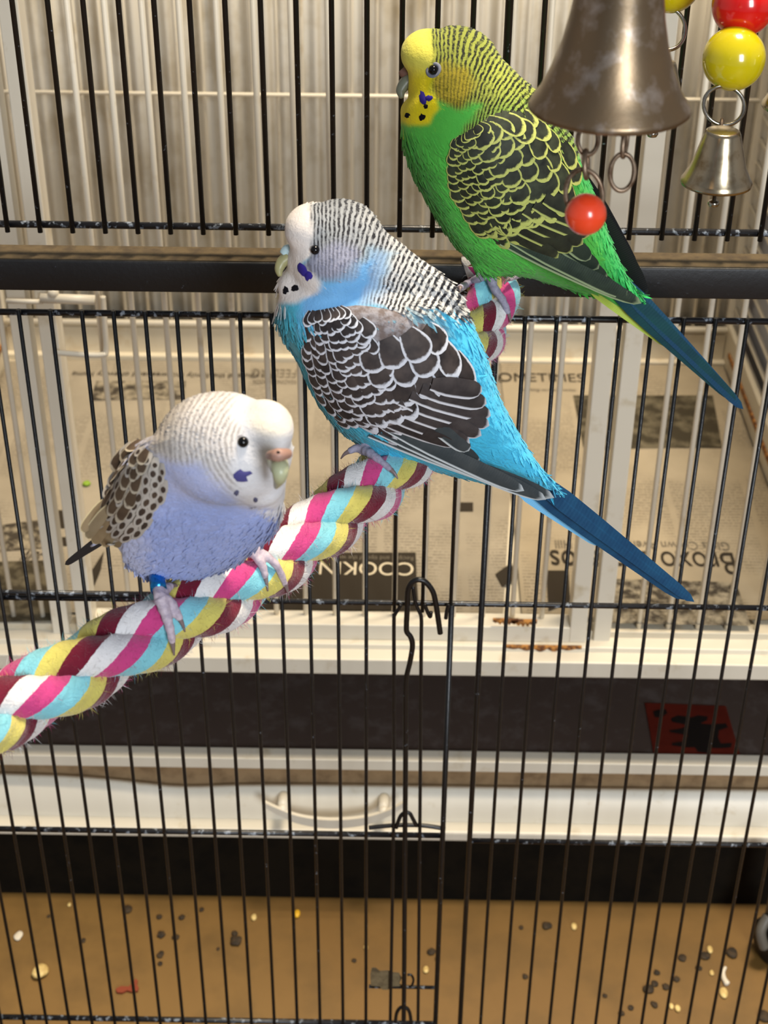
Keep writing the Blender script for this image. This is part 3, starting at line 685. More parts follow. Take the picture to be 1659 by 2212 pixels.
def solid(parts, voxel, smooth_it=6):
    V, F = join(parts)
    me = bpy.data.meshes.new('tmp'); me.from_pydata(V.tolist(), [], [list(map(int, f)) for f in F])
    o = bpy.data.objects.new('tmp', me); COL.objects.link(o)
    r = o.modifiers.new('r', 'REMESH'); r.mode = 'VOXEL'; r.voxel_size = voxel
    s = o.modifiers.new('s', 'SMOOTH'); s.factor = 0.5; s.iterations = smooth_it
    dg = bpy.context.evaluated_depsgraph_get(); ev = o.evaluated_get(dg); m2 = bpy.data.meshes.new_from_object(ev)
    V = np.empty(len(m2.vertices)*3); m2.vertices.foreach_get('co', V); V = V.reshape(-1, 3)
    F = [tuple(p.vertices) for p in m2.polygons]
    bpy.data.objects.remove(o); bpy.data.meshes.remove(me); bpy.data.meshes.remove(m2)
    return V, F
def loft(st, n=28):
    """stations (ax,ay,bx,by,Y,ratio): closed tube through the paired outline points"""
    st = np.asarray(st, float)
    k = np.linspace(0, len(st)-1, (len(st)-1)*4+1)
    st = smoothpath(st, len(k))
    V = []; F = []; a = np.linspace(0, 2*math.pi, n, endpoint=False)
    for ax, ay, bx, by, Y, ra in st:
        mx, my = (ax+bx)/2, (ay+by)/2; d = depY(mx, my, Y)
        A, Bp = atd(ax, ay, d), atd(bx, by, d); c = (A+Bp)/2; h = (Bp-A)/2; L = np.linalg.norm(h)
        v = ray(mx, my); v = v/np.linalg.norm(v)
        V.append(c+np.cos(a)[:, None]*h+np.sin(a)[:, None]*v*L*ra)
    m = len(V); V = np.concatenate(V)
    F = [(i*n+q, i*n+(q+1) % n, (i+1)*n+(q+1) % n, (i+1)*n+q) for i in range(m-1) for q in range(n)]
    F.append(list(range(n))[::-1]); F.append([(m-1)*n+q for q in range(n)])
    return V, F
def ell(px, py, Y, rx, ry, rot=0, ra=0.85):
    d = depY(px, py, Y); c = atd(px, py, d); s = d/FPX; a = math.radians(rot)
    e1 = RT*math.cos(a)+DN*math.sin(a); e2 = -RT*math.sin(a)+DN*math.cos(a); v = ray(px, py); v = v/np.linalg.norm(v)
    V, F = sphere((0, 0, 0), 1, 32, 20)
    return c+V[:, :1]*e1*rx*s+V[:, 1:2]*e2*ry*s+V[:, 2:]*v*rx*s*ra, F

class Surf:
    def __init__(s, V, F): s.bvh = BVHTree.FromPolygons([tuple(v) for v in V], F)
    def hit(s, x, y):
        r = Vector(ray(x, y)); h = s.bvh.ray_cast(Vector(CAM), r.normalized())
        return h
    def at(s, x, y, fallback):
        h = s.hit(x, y)
        if h[0] is None:
            n = s.bvh.find_nearest(Vector(atd(x, y, fallback)))
            d = (np.array(n[0])-CAM)@FW
            return atd(x, y, d), -FW
        n = np.array(h[1]); 
        if n@np.array(ray(x, y)) > 0: n = -n
        return np.array(h[0]), n

def curve2(P, s): 
    P = np.asarray(P, float); t = np.clip(s, 0, 1.0)*(len(P)-1); i = min(int(t), len(P)-2); f = t-i
    p0, p1, p2, p3 = P[max(i-1, 0)], P[i], P[i+1], P[min(i+2, len(P)-1)]
    return 0.5*((2*p1)+(-p0+p2)*f+(2*p0-5*p1+4*p2-p3)*f*f+(-p0+3*p1-3*p2+p3)*f**3)

def place_feather(me, parent, rootloc, pb, pt, nb, wid, lift0, lift1, roll=0.0):
    a = pb+nb*lift0; c = pt+nb*lift1
    x = c-a; L = np.linalg.norm(x)
    if L < 1e-5: return None
    x = x/L; z = nb-x*(nb@x); z /= np.linalg.norm(z); y = np.cross(z, x)
    if roll: 
        y, z = y*math.cos(roll)+z*math.sin(roll), z*math.cos(roll)-y*math.sin(roll)
    o = bpy.data.objects.new('feather', me); COL.objects.link(o); o.parent = parent
    M4 = Matrix(((x[0]*L, y[0]*wid, z[0]*wid, a[0]-rootloc[0]), (x[1]*L, y[1]*wid, z[1]*wid, a[1]-rootloc[1]), (x[2]*L, y[2]*wid, z[2]*wid, a[2]-rootloc[2]), (0, 0, 0, 1)))
    o.matrix_basis = M4; return o

def foot(parent, ankle, knee, toes, r=0.0013, mat=None, name='foot'):
    parts = [tube(smoothpath([knee, (np.asarray(knee)+ankle)/2, ankle], 8), np.linspace(r*1.3, r, 8), 10)]
    for t in toes:
        P = smoothpath([ankle]+list(t), 18)
        parts.append(tube(P, np.linspace(r*1.15, r*0.62, 18)*(1+0.10*np.sin(np.arange(18)*1.9)), 9))
        e = P[-1]; d = P[-1]-P[-2]; d /= np.linalg.norm(d)
    V, F = solid(parts, 0.00042, 3)
    f = mesh(name, V, F, mat, parent)
    for t in toes:
        P = smoothpath([ankle]+list(t), 18); e = P[-1]; d = P[-1]-P[-3]; d /= np.linalg.norm(d)
        dn = np.array([0, 0, -1.0])
        C = smoothpath([e-d*0.0006, e+d*0.0012+dn*0.0002, e+d*0.0024+dn*0.0012], 8)
        mesh('claw', *tube(C, np.linspace(r*0.55, r*0.12, 8), 8), MCLAW, f)
    return f
MCLAW = plain('claw', (120, 104, 104), 0.4)
MFOOT_L = speckled('foot_skin_pale', (190, 176, 186), (160, 146, 160), 0.6, 700, 0.4, 0.65, bumps=0.4)
MFOOT_B = speckled('foot_skin_grey', (160, 156, 176), (132, 128, 148), 0.6, 700, 0.4, 0.65, bumps=0.4)
MEYE = plain('eye_black', (8, 8, 10), 0.08, spec=0.35); MRING = plain('eye_ring_pale', (120, 124, 138), 0.7); MRINGD = plain('eye_ring_grey', (118, 116, 122), 0.6)

def discpatch(surf, pts, lift, n=1):
    """thin patch over the skin from an outline; fan with one ring"""
    c = np.mean(np.asarray(pts, float), axis=0); V = []; F = []; m = len(pts)
    for f in (1.0, 0.6):
        for x, y in pts:
            q = c+(np.array([x, y])-c)*f; p, nn = surf.at(q[0], q[1], 0.4); V.append(p+nn*(lift if f < 1 else lift*0.2))
    p, nn = surf.at(c[0], c[1], 0.4); V.append(p+nn*lift)
    for i in range(m): j = (i+1) % m; F += [(i, j, m+j, m+i), (m+i, m+j, 2*m)]
    return V, F

def plumage(body, V, F, attrf, flow, parent, size=None, n=3000, L=(0.004, 0.008), W=0.0016, lift=0.0006, skip=None, seed=1, edge=None):
    r_ = np.random.default_rng(seed)
    V = np.asarray(V); Q = np.array([f[:4] if len(f) >= 4 else (*f, f[-1]) for f in F])
    c = V[Q].mean(1); nn = np.cross(V[Q[:, 2]]-V[Q[:, 0]], V[Q[:, 3]]-V[Q[:, 1]]); A = np.linalg.norm(nn, axis=1); nn = nn/(A[:, None]+1e-15)
    idx = r_.choice(len(Q), size=n, p=A/A.sum()); PV = []; PF = []; 
    P0 = c[idx]; Nn = nn[idx]; x0, y0 = proj(P0); D = flow(x0, y0)
    keep = np.ones(n, bool) if skip is None else ~skip(x0, y0)
    sz = np.ones(n) if size is None else size(x0, y0)
    RPos = []
    for i in np.nonzero(keep)[0]:
        d = RT*D[i][0]+DN*D[i][1]+FW*0.25; d = d-Nn[i]*(d@Nn[i]); l = np.linalg.norm(d)
        if l < 0.2: continue
        d = d/l; t = np.cross(Nn[i], d); a = r_.normal()*0.22; d, t = d*math.cos(a)+t*math.sin(a), t*math.cos(a)-d*math.sin(a)
        ln = r_.uniform(*L)*sz[i]; w_ = W*r_.uniform(0.7, 1.3)*sz[i]; b0 = len(PV); lf = lift*r_.uniform(0.2, 1.5)*sz[i]
        p = P0[i]-Nn[i]*0.0002
        for u, wv, h in ((0, 0.5, 0.0), (0.4, 1.0, 0.5), (0.75, 0.8, 0.85), (1.0, 0.15, 1.0)):
            q = p+d*ln*u+Nn[i]*lf*h; PV += [q-t*w_*wv*0.5-Nn[i]*0.0001, q+Nn[i]*0.00012, q+t*w_*wv*0.5-Nn[i]*0.0001]; RPos += [P0[i]]*3
        for s in range(3):
            for e in range(2): a0 = b0+s*3+e; PF.append((a0, a0+3, a0+4, a0+1))
    PV = np.array(PV); RPos = np.array(RPos)
    at = attrf(PV); at0 = attrf(RPos); at['base'] = at0['base']; at['barmask'] = at0['barmask']
    return mesh('plumage', PV, PF, MPLUM, parent, attrs=at, stuff=True)

ROPE_S = Surf(*tube(rpts, RR*1.0, 24))
def make_bird(spec):
    p0 = np.asarray(spec['base']); B = root('budgie', spec['label'], 'bird', tuple(p0))
    V, F = solid(spec['solids'], 0.00085, spec.get('smooth', 7))
    af = spec['attr']
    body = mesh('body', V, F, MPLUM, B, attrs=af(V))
    S0 = Surf(V, F); fb = spec['fallback']
    # wing pad + feathers
    wg = spec['wing']; Lc, Tc = wg['L'], wg['T']
    def wp(s, t): a, c = curve2(Lc, s), curve2(Tc, s); return a+(c-a)*t
    nu, nv = 34, 16; PV = []; lim = wg.get('pad', 0.56)
    for i in range(nu+1):
        for j in range(nv+1):
            u, v = i/nu*lim, j/nv; q = wp(u, v); p, n = S0.at(q[0], q[1], fb)
            e = min(1, 4*v, 4*(1-v))*min(1, 5*u+0.15); PV.append(p+n*(-0.0006+wg['bulge']*e**0.7))
    PF = [(i*(nv+1)+j, (i+1)*(nv+1)+j, (i+1)*(nv+1)+j+1, i*(nv+1)+j+1) for i in range(nu) for j in range(nv)]
    pad = mesh('wing', PV, PF, wg['padmat'], B)
    S = Surf(np.concatenate([V, np.array(PV)]), list(F)+[tuple(q+len(V) for q in f) for f in PF])
    dd = lambda q: (S.at(q[0], q[1], fb)[0]-CAM)@FW
    def put_f(me, qb, qt, wpx, l0, l1, roll=0.0, par=pad):
        pb, nb = S.at(qb[0], qb[1], fb); pt, nt_ = S.at(qt[0], qt[1], fb); n = nb+nt_; n /= np.linalg.norm(n)
        return place_feather(me, par, p0, pb, pt, n, wpx*((pb-CAM)@FW)/FPX, l0, l1, roll)
    for me, rows in wg['rows']:
        for (s0, ln, n, ta, tb, wpx, l0, l1) in rows:
            for k in range(n):
                t = ta+(tb-ta)*(k+0.5*((int(s0*1000)//7) % 2)+0.15*random.random())/max(n-0.5, 1)
                if t > 1.02: continue
                ss = s0+random.uniform(-.008, .008); jit = random.uniform(.9, 1.12)
                put_f(me, wp(ss, t), wp(min(ss+ln*jit, 1), t+random.uniform(-.02, .02)), wpx*random.uniform(.88, 1.12), l0, l1)
    for me, lst in wg['flights']:
        for qb, qt, wpx, l0, l1 in lst: put_f(me, qb, qt, wpx, l0, l1)
    # tail
    tl = spec['tail']; first = None
    for me, qb, Yb, qt, Yt, wpx, ro in tl:
        pb, pt = atd(*qb, depY(*qb, Yb)), atd(*qt, depY(*qt, Yt)); x = (pt-pb)/np.linalg.norm(pt-pb)
        n = -ray(*qb); n = n/np.linalg.norm(n); n = n-x*(n@x); n /= np.linalg.norm(n)
        if first is None:
            r0 = wpx*depY(*qb, Yb)/FPX; pm = np.array([pb+(pt-pb)*t for t in np.linspace(-0.15, 0.42, 8)])
            TV, TF = tube(pm, np.linspace(0.42, 0.10, 8)*r0, 14); first = mesh('tail', TV, TF, MPLUM, B, attrs=af(TV))
        place_feather(me, first, p0, pb, pt, n, wpx*depY(*qb, Yb)/FPX, 0, 0, ro)
    # far wing feathers
    for me, qb, Yb, qt, Yt, wpx, ro in spec.get('far', []):
        pb, pt = atd(*qb, depY(*qb, Yb)), atd(*qt, depY(*qt, Yt)); x = (pt-pb)/np.linalg.norm(pt-pb)
        n = -ray(*qb); n = n/np.linalg.norm(n); n = n-x*(n@x); n /= np.linalg.norm(n)
        place_feather(me, B, p0, pb, pt, n, wpx*depY(*qb, Yb)/FPX, 0, 0, ro)
    # eye
    ex, ey, er, rr, rmat = spec['eye']; pe, ne = S0.at(ex, ey, fb); s = ((pe-CAM)@FW)/FPX
    ax = np.cross(ne, [0, 0, 1.0]); ax /= np.linalg.norm(ax); ay = np.cross(ne, ax)
    e = mesh('eye', *sphere(pe+ne*er*s*0.05, er*s, 24, 16), MEYE, B)
    mesh('eye_ring', *torus(pe-ne*0.0004, (rr+er)/2*s, (rr-er)*s*0.75, ax, ay), rmat, e)
    # beak and cere
    for nm, pts, rads, mat in spec['beak']:
        P = []
        for q in pts:
            h = S0.hit(q[0], q[1]); d = spec['beakd'] if len(q) < 3 else q[2]
            P.append(atd(q[0], q[1], d))
        P = smoothpath(P, 20); r_ = np.interp(np.linspace(0, 1, 20), np.linspace(0, 1, len(rads)), rads)*spec['beakd']/FPX
        V2, F2 = tube(P, r_, 16)
        mesh(nm, V2, F2, mat, B)
    for nm, pts, mat in spec['patches']:
        mesh(nm, *discpatch(S0, pts, 0.0003), mat, B)
    if spec.get('plum'):
        hx, hy, hr = spec['head']; bx, by = spec['beakpx']; td = np.array(spec['flow']); spots = [(ex, ey, rr+16)]+[(bx, by, 30)]
        for nm, pts, mat in spec['patches']: c_ = np.mean(np.asarray(pts), axis=0); spots.append((c_[0], c_[1], np.max(np.linalg.norm(np.asarray(pts)-c_, axis=1))+12))
        spots += spec.get('bare', [])
        def hw_(x, y): return 1-sstep(np.hypot(x-hx, y-hy), hr*0.85, hr*1.45)
        def flow(x, y):
            d = np.stack([x-bx, y-by], -1); d = d/(np.linalg.norm(d, axis=1)[:, None]+1e-6); q = hw_(x, y)[:, None]
            return d*q+td[None]*(1-q)
        def skip(x, y):
            m = np.zeros(len(x), bool)
            for a, c, r_ in spots: m |= np.hypot(x-a, y-c) < r_
            return m
        k = dict(spec['plum']); plumage(body, V, F, af, flow, B, size=lambda x, y: 1-0.62*hw_(x, y), skip=skip, **k)
    return B, S0, V, F
def rs_(x, y, d=0.0006, fb=0.45):
    p, n = ROPE_S.at(x, y, fb); return p+n*d
def ell_poly(cx, cy, rx, ry, n=14, rot=0, seed=0, lump=0.12):
    r_ = np.random.default_rng(seed); a = np.linspace(0, 2*math.pi, n, endpoint=False); f = 1+lump*r_.normal(size=n); c, s = math.cos(math.radians(rot)), math.sin(math.radians(rot))
    return [(cx+(rx*math.cos(t)*c-ry*math.sin(t)*s)*g, cy+(rx*math.cos(t)*s+ry*math.sin(t)*c)*g) for t, g in zip(a, f)]
def mixv(a, b, t): return a*(1-t[:, None])+b*t[:, None]
def C(c): return lin(np.array(c, float))[None]

# ---- blue budgie
MSPOT = plain('throat_spot_black', (20, 18, 24), 0.8, spec=0.1); MCHK = plain('cheek_violet', (52, 42, 132), 0.75, spec=0.15)
MCHKV = plain('cheek_slate', (74, 72, 128), 0.75, spec=0.15); MSPOTV = plain('throat_spot_grey', (84, 84, 110), 0.8, spec=0.1)
def attr_blue(P):
    x0, y0 = proj(P); x = x0+wob(x0, y0, 9, 5, 1); y = y0+wob(x0, y0, 11, 5, 2)
    n = len(x); base = np.repeat(C((64, 178, 214)), n, 0)
    rump = sstep(x-0.45*(y-700), 900, 1000); base = mixv(base, C((74, 192, 232)), rump)
    br = sstep(-sd_poly(x, y, [(580, 640), (640, 660), (690, 740), (740, 880), (800, 960), (700, 960), (590, 760)]), -25, 25); base = mixv(base, C((66, 158, 178)), br)
    tb = sstep(-sd_poly(x, y, [(660, 615), (740, 600), (800, 540), (850, 545), (820, 620), (790, 665), (700, 690), (640, 690)]), -18, 18)
    base = mixv(base, C((112, 172, 222)), tb)
    hb = sstep(-sd_poly(x, y, [(650, 400), (664, 470), (668, 520), (668, 560), (640, 590), (690, 612), (760, 606), (800, 560), (800, 600), (770, 660), (860, 665), (1010, 670), (1020, 600), (850, 440), (740, 400)]), -8, 8)
    hbase = mixv(mixv(np.repeat(C((150, 154, 158)), n, 0), C((200, 200, 198)), sstep(x, 720, 900)), C((170, 184, 210)), sstep(x+0.4*y, 1000, 1080)*sstep(-x, -860, -780))
    ck = sstep(-sd_poly(x, y, [(650, 575), (680, 545), (720, 520), (770, 530), (785, 575), (750, 610), (690, 612)]), -14, 14)
    hbase = mixv(hbase, C((150, 152, 172)), ck*0.9)
    base = mixv(base, hbase, hb*(1-0.55*tb))
    wh = sstep(-sd_poly(x, y, [(560, 400), (664, 400), (674, 470), (680, 520), (672, 552), (640, 580), (680, 596), (694, 625), (660, 648), (590, 660), (560, 600)]), -7, 7)
    base = mixv(base, C((226, 218, 212)), wh)
    man = sstep(-(np.hypot((x-860)/130, (y-700)/50)-1), 0, 0.7); base = mixv(base, C((132, 116, 108)), man*0.9)
    lam = 7.4+np.clip(x0-670, 0, 330)*0.026; k = 0.5*sstep(x0, 690, 900)
    bcv = np.log(lam)/0.026+k*(y0-540)/lam
    bmk = np.clip(hb*(1-wh), 0, 1)*(1-0.50*ck)*(1-0.75*tb)*(1-man*0.85)
    return dict(base=base, dark=np.repeat(C((34, 34, 40)), n, 0), barcoord=bcv, barmask=bmk)
FL_B = dict(
    sc=feather_mesh('covert_feather', feather_mat('covert_white_edged', (38, 34, 36), (206, 210, 220), 'scallop', (70, 62, 60)), 'round'),
    fl=feather_mesh('flight_feather', feather_mat('flight_slate', (46, 54, 58), (196, 204, 208), 'flight', (60, 66, 68)), 'long'),
    dk=feather_mesh('secondary_feather', feather_mat('secondary_brown_black', (44, 40, 42), (212, 214, 222), 'flight', (66, 60, 60)), 'long'),
    tl=feather_mesh('tail_feather', feather_mat('tail_blue', (18, 72, 112), (10, 40, 72), 'shaft', (26, 88, 128)), 'tail'),
    tu=feather_mesh('tail_feather', feather_mat('tail_pale_blue', (126, 194, 236), (96, 170, 220), 'shaft'), 'tail'))
rowsA = [(s0, 0.075+0.03*s0, int(9), 0.0, 0.50, 26+40*s0, 0.0002, 0.0010) for s0 in np.arange(0.0, 0.50, 0.042)]
rowsM = [(s0, 0.13, 4, 0.44, 0.95, 64, 0.0003, 0.0014) for s0 in (0.21, 0.28, 0.36)]+[(0.10, 0.09, 3, 0.38, 0.58, 40, 0.0003, 0.0012)]
rowsB = [(0.40, 0.18, 8, 0.05, 0.95, 52, 0.0001, 0.0012), (0.47, 0.18, 7, 0.05, 0.85, 50, 0.0001, 0.0010)]
def fan(bases, tips, wpx, l0, l1):
    out = []
    for q, (a, c) in enumerate(zip(bases, tips)): out.append((a, c, wpx if not hasattr(wpx, '__len__') else wpx[q], l0+0.00025*q, l1+0.00025*q))
    return out
def lerp2(a, b, n): return [tuple(np.array(a)+(np.array(b)-np.array(a))*t) for t in np.linspace(0, 1, n)]
prim = fan(lerp2((800, 935), (930, 905), 7), [(1198, 1070), (1180, 1073), (1132, 1054), (1090, 1038), (1058, 1013), (1031, 985), (1008, 959)], (46, 42, 40, 40, 40, 40, 40), 0.0, 0.0016)
seco = fan(lerp2((800, 895), (925, 825), 7), [(985, 950), (1012, 944), (1034, 928), (1047, 908), (1047, 888), (1036, 862), (1024, 835)], 46, 0.0004, 0.0026)
blue = dict(label='blue budgie with a black and white barred head and pale blue cere', base=rs_(800, 1000), fallback=0.44, smooth=14,
    solids=[ell(733, 547, -0.118, 107, 119, 0, 0.9), ell(675, 496, -0.118, 62, 60, 0, 1.0), ell(656, 618, -0.118, 58, 50, 0, 0.9), ell(672, 562, -0.118, 54, 52, 0, 0.95),
        loft([(790, 462, 770, 660, -0.118, 0.8), (850, 512, 850, 662, -0.118, 0.78), (905, 556, 905, 656, -0.118, 0.7), (955, 592, 952, 650, -0.119, 0.6), (992, 628, 990, 642, -0.119, 0.6)]),
        loft([(622, 606, 800, 560, -0.116, 0.8), (596, 660, 900, 625, -0.116, 0.82), (606, 718, 985, 655, -0.116, 0.85), (640, 778, 1026, 715, -0.116, 0.85), (672, 845, 1052, 780, -0.116, 0.85), (712, 905, 1074, 845, -0.115, 0.85), (770, 955, 1108, 915, -0.114, 0.82), (850, 990, 1150, 985, -0.112, 0.72), (950, 1020, 1186, 1030, -0.110, 0.55), (1080, 1052, 1205, 1056, -0.107, 0.4)]),
        loft([(760, 930, 930, 900, -0.117, 0.7), (800, 985, 940, 960, -0.118, 0.6), (850, 1005, 915, 995, -0.118, 0.5)])],
    attr=attr_blue, eye=(681, 540, 10.5, 13, MEYE), beakd=depY(610, 560, -0.118),
    beak=[('beak', [(624, 556), (610, 566), (603, 582), (605, 597)], (14, 13, 10, 4), plain('beak_olive', (150, 146, 104), 0.35)),
          ('cere', [(634, 540), (621, 543), (612, 552)], (13, 15, 10), plain('cere_pale_blue', (176, 200, 204), 0.45))],
    patches=[('cheek_patch', ell_poly(653, 582, 9, 15, rot=-25, seed=1), MCHK), ('cheek_patch', ell_poly(667, 596, 9, 10, seed=2), MCHK), ('throat_spot', ell_poly(617, 628, 6.5, 8.5, rot=20, seed=3), MSPOT), ('throat_spot', ell_poly(637, 623, 9, 6.5, rot=-25, seed=4), MSPOT)],
    wing=dict(L=[(672, 672), (663, 760), (684, 838), (735, 905), (830, 965), (985, 1035), (1195, 1080)], T=[(800, 655), (930, 685), (985, 745), (1028, 850), (1046, 900), (1110, 975), (1198, 1062)], bulge=0.0022,
        padmat=speckled('wing_down_blue', (112, 100, 96), (150, 146, 150), 0.9, 420, 0.40, 0.60, bumps=0.9),
        rows=[(FL_B['sc'], rowsA+rowsM+rowsB)], flights=[(FL_B['fl'], prim), (FL_B['dk'], seco)]),
    tail=[(FL_B['tu'], (1120, 1040), -0.106, (1300, 1176), -0.094, 56, 0), (FL_B['tl'], (1150, 1050), -0.108, (1478, 1296), -0.086, 52, 0.25), (FL_B['tl'], (1160, 1036), -0.109, (1500, 1300), -0.087, 50, -0.2)],
    bare=[(645, 505, 62), (640, 620, 40), (640, 565, 35)], flow=(0.72, 0.70), head=(724, 547, 118), beakpx=(606, 562), plum=dict(n=8000, L=(0.003, 0.0062), W=0.0013, lift=0.0004, seed=3))
BB, SB, _, _ = make_bird(blue)
foot(BB, rs_(786, 972, 0.0018), rs_(800, 940, 0.004), [[rs_(772, 968, 0.0014), rs_(752, 976, 0.0004)], [rs_(805, 990, 0.0012), rs_(842, 1020, 0.0010)]], 0.0015, MFOOT_B)

# ---- green budgie
def attr_green(P):
    x0, y0 = proj(P); x = x0+wob(x0, y0, 9, 5, 1); y = y0+wob(x0, y0, 11, 5, 2)
    n = len(x); base = np.repeat(C((84, 186, 72)), n, 0)
    base = mixv(base, C((46, 184, 92)), sstep(x-0.3*(y-400), 1230, 1290))
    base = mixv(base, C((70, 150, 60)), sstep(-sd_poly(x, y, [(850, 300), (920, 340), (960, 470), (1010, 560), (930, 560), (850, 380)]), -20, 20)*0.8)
    hb = sstep(-sd_poly(x, y, [(915, 20), (925, 80), (930, 140), (928, 190), (940, 215), (985, 232), (1040, 225), (1030, 250), (985, 300), (1000, 320), (1150, 320), (1260, 320), (1260, 180), (1060, 20)]), -10, 10)
    ck = sstep(-sd_poly(x, y, [(915, 165), (960, 135), (1010, 150), (1030, 190), (1000, 228), (940, 215)]), -14, 14)
    hbase = mixv(mixv(np.repeat(C((142, 150, 60)), n, 0), C((166, 176, 76)), sstep(x, 980, 1120)), C((152, 138, 36)), ck)
    hbase = mixv(hbase, C((136, 166, 70)), sstep(y+0.3*x, 520, 580))
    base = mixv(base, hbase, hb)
    wh = sstep(-sd_poly(x, y, [(840, 30), (918, 40), (932, 90), (935, 130), (936, 165), (930, 180), (932, 196), (944, 218), (946, 238), (925, 266), (885, 275), (840, 262)]), -8, 8)
    yel = mixv(np.repeat(C((226, 218, 92)), n, 0), C((236, 218, 24)), sstep(y, 140, 175))
    base = mixv(base, yel, wh)
    lam = 7.4+np.clip(x0-930, 0, 330)*0.032; k = 0.75*sstep(x0, 950, 1120)
    return dict(base=base, dark=np.repeat(C((30, 34, 18)), n, 0), barcoord=np.log(lam)/0.032+k*(y0-150)/lam, barmask=np.clip(hb*(1-wh), 0, 1)*(1-0.5*ck))
FL_G = dict(
    sc=feather_mesh('covert_feather', feather_mat('covert_yellow_edged', (26, 30, 24), (186, 192, 104), 'scallop', (56, 62, 46)), 'round'),
    fl=feather_mesh('flight_feather', feather_mat('flight_dark_green', (34, 48, 40), (150, 166, 126), 'flight', (48, 62, 50)), 'long'),
    dk=feather_mesh('secondary_feather', feather_mat('secondary_green_black', (30, 34, 28), (184, 192, 110), 'flight', (50, 54, 40)), 'long'),
    bk=feather_mesh('flight_feather', feather_mat('flight_black', (16, 18, 20), (40, 44, 44), 'flight'), 'long'),
    tl=feather_mesh('tail_feather', feather_mat('tail_teal', (18, 68, 78), (14, 44, 70), 'shaft', (24, 82, 84)), 'tail'),
    tb=feather_mesh('tail_feather', feather_mat('tail_blue_green', (22, 68, 106), (14, 44, 70), 'shaft', (20, 74, 92)), 'tail'),
    tu=feather_mesh('tail_feather', feather_mat('tail_yellow', (186, 204, 70), (80, 150, 90), 'shaft', (200, 214, 90)), 'tail'))
gA = [(s0, 0.075+0.03*s0, 9, 0.0, 0.52, 25+36*s0, 0.0002, 0.0010) for s0 in np.arange(0.0, 0.50, 0.042)]
gM = [(s0, 0.12, 5, 0.40, 0.98, 52, 0.0003, 0.0014) for s0 in (0.02, 0.09, 0.17, 0.25, 0.33)]
gB = [(0.38, 0.17, 8, 0.05, 0.95, 44, 0.0001, 0.0012), (0.45, 0.17, 7, 0.05, 0.85, 44, 0.0001, 0.0010)]
gprim = fan(lerp2((1085, 520), (1190, 490), 7), [(1384, 652), (1362, 640), (1341, 628), (1326, 612), (1306, 592), (1286, 570), (1266, 550)], 38, 0.0, 0.0016)
gseco = fan(lerp2((1070, 485), (1170, 425), 6), [(1205, 545), (1232, 532), (1252, 517), (1262, 500), (1262, 478), (1256, 455)], 42, 0.0004, 0.0026)
green = dict(label='green budgie with a yellow face at the upper end of the rope', base=rs_(1075, 600), fallback=0.50, smooth=14,
    solids=[ell(985, 166, -0.040, 104, 112, 0, 0.9), ell(926, 116, -0.040, 62, 56, 0, 1.0), ell(914, 242, -0.040, 51, 40, 0, 0.9), ell(930, 184, -0.040, 52, 48, 0, 0.95),
        loft([(888, 200, 1080, 120, -0.040, 0.82), (866, 245, 1130, 170, -0.040, 0.82), (868, 300, 1185, 225, -0.038, 0.82), (884, 360, 1230, 290, -0.037, 0.82), (915, 425, 1258, 360, -0.036, 0.82), (950, 485, 1284, 425, -0.034, 0.82), (992, 540, 1306, 485, -0.032, 0.8), (1050, 582, 1330, 545, -0.030, 0.7), (1135, 598, 1355, 595, -0.028, 0.55), (1250, 630, 1386, 640, -0.025, 0.38)]),
        loft([(1000, 520, 1130, 500, -0.036, 0.7), (1020, 580, 1140, 560, -0.034, 0.6), (1050, 592, 1120, 585, -0.033, 0.5)])],
    attr=attr_green, eye=(936, 151, 10.5, 17, MRING), beakd=depY(866, 180, -0.041),
    beak=[('beak', [(886, 172), (874, 182), (866, 197), (868, 212)], (15, 14, 11, 4), plain('beak_grey_green', (122, 126, 108), 0.35)),
          ('cere', [(890, 163), (876, 157), (870, 150)], (11, 14, 11), plain('cere_brown', (128, 92, 80), 0.5))],
    patches=[('cheek_patch', ell_poly(913, 212, 7, 15, rot=-10, seed=11), MCHK), ('cheek_patch', ell_poly(926, 212, 9, 6, rot=-20, seed=12), MCHK), ('throat_spot', ell_poly(880, 249, 5.5, 5.5, seed=13), MSPOT), ('throat_spot', ell_poly(912, 254, 6.5, 7.5, seed=14), MSPOT), ('throat_spot', ell_poly(920, 230, 5, 5, seed=15), MSPOT)],
    wing=dict(L=[(986, 300), (976, 365), (996, 430), (1040, 498), (1118, 556), (1230, 606), (1383, 656)], T=[(1080, 235), (1185, 270), (1232, 340), (1256, 425), (1268, 500), (1318, 560), (1386, 642)], bulge=0.0022,
        padmat=speckled('wing_down_green', (66, 74, 52), (120, 126, 84), 0.85, 260, 0.42, 0.62, bumps=0.4),
        rows=[(FL_G['sc'], gA+gM+gB)], flights=[(FL_G['fl'], gprim), (FL_G['dk'], gseco)]),
    tail=[(FL_G['tu'], (1270, 600), -0.026, (1450, 748), -0.017, 50, 0), (FL_G['tl'], (1330, 622), -0.027, (1590, 868), -0.012, 52, 0.2), (FL_G['tb'], (1345, 612), -0.026, (1606, 884), -0.011, 44, -0.2)],
    far=[(FL_G['bk'], (1270, 420), -0.020, (1396, 640), -0.016, 40, 0.2), (FL_G['bk'], (1255, 380), -0.018, (1376, 606), -0.015, 44, 0.2)],
    bare=[(902, 118, 62), (900, 240, 40), (895, 180, 35)], flow=(0.66, 0.75), head=(976, 166, 114), beakpx=(866, 176), plum=dict(n=8000, L=(0.003, 0.0062), W=0.0013, lift=0.0004, seed=4))
GB, SG, _, _ = make_bird(green)
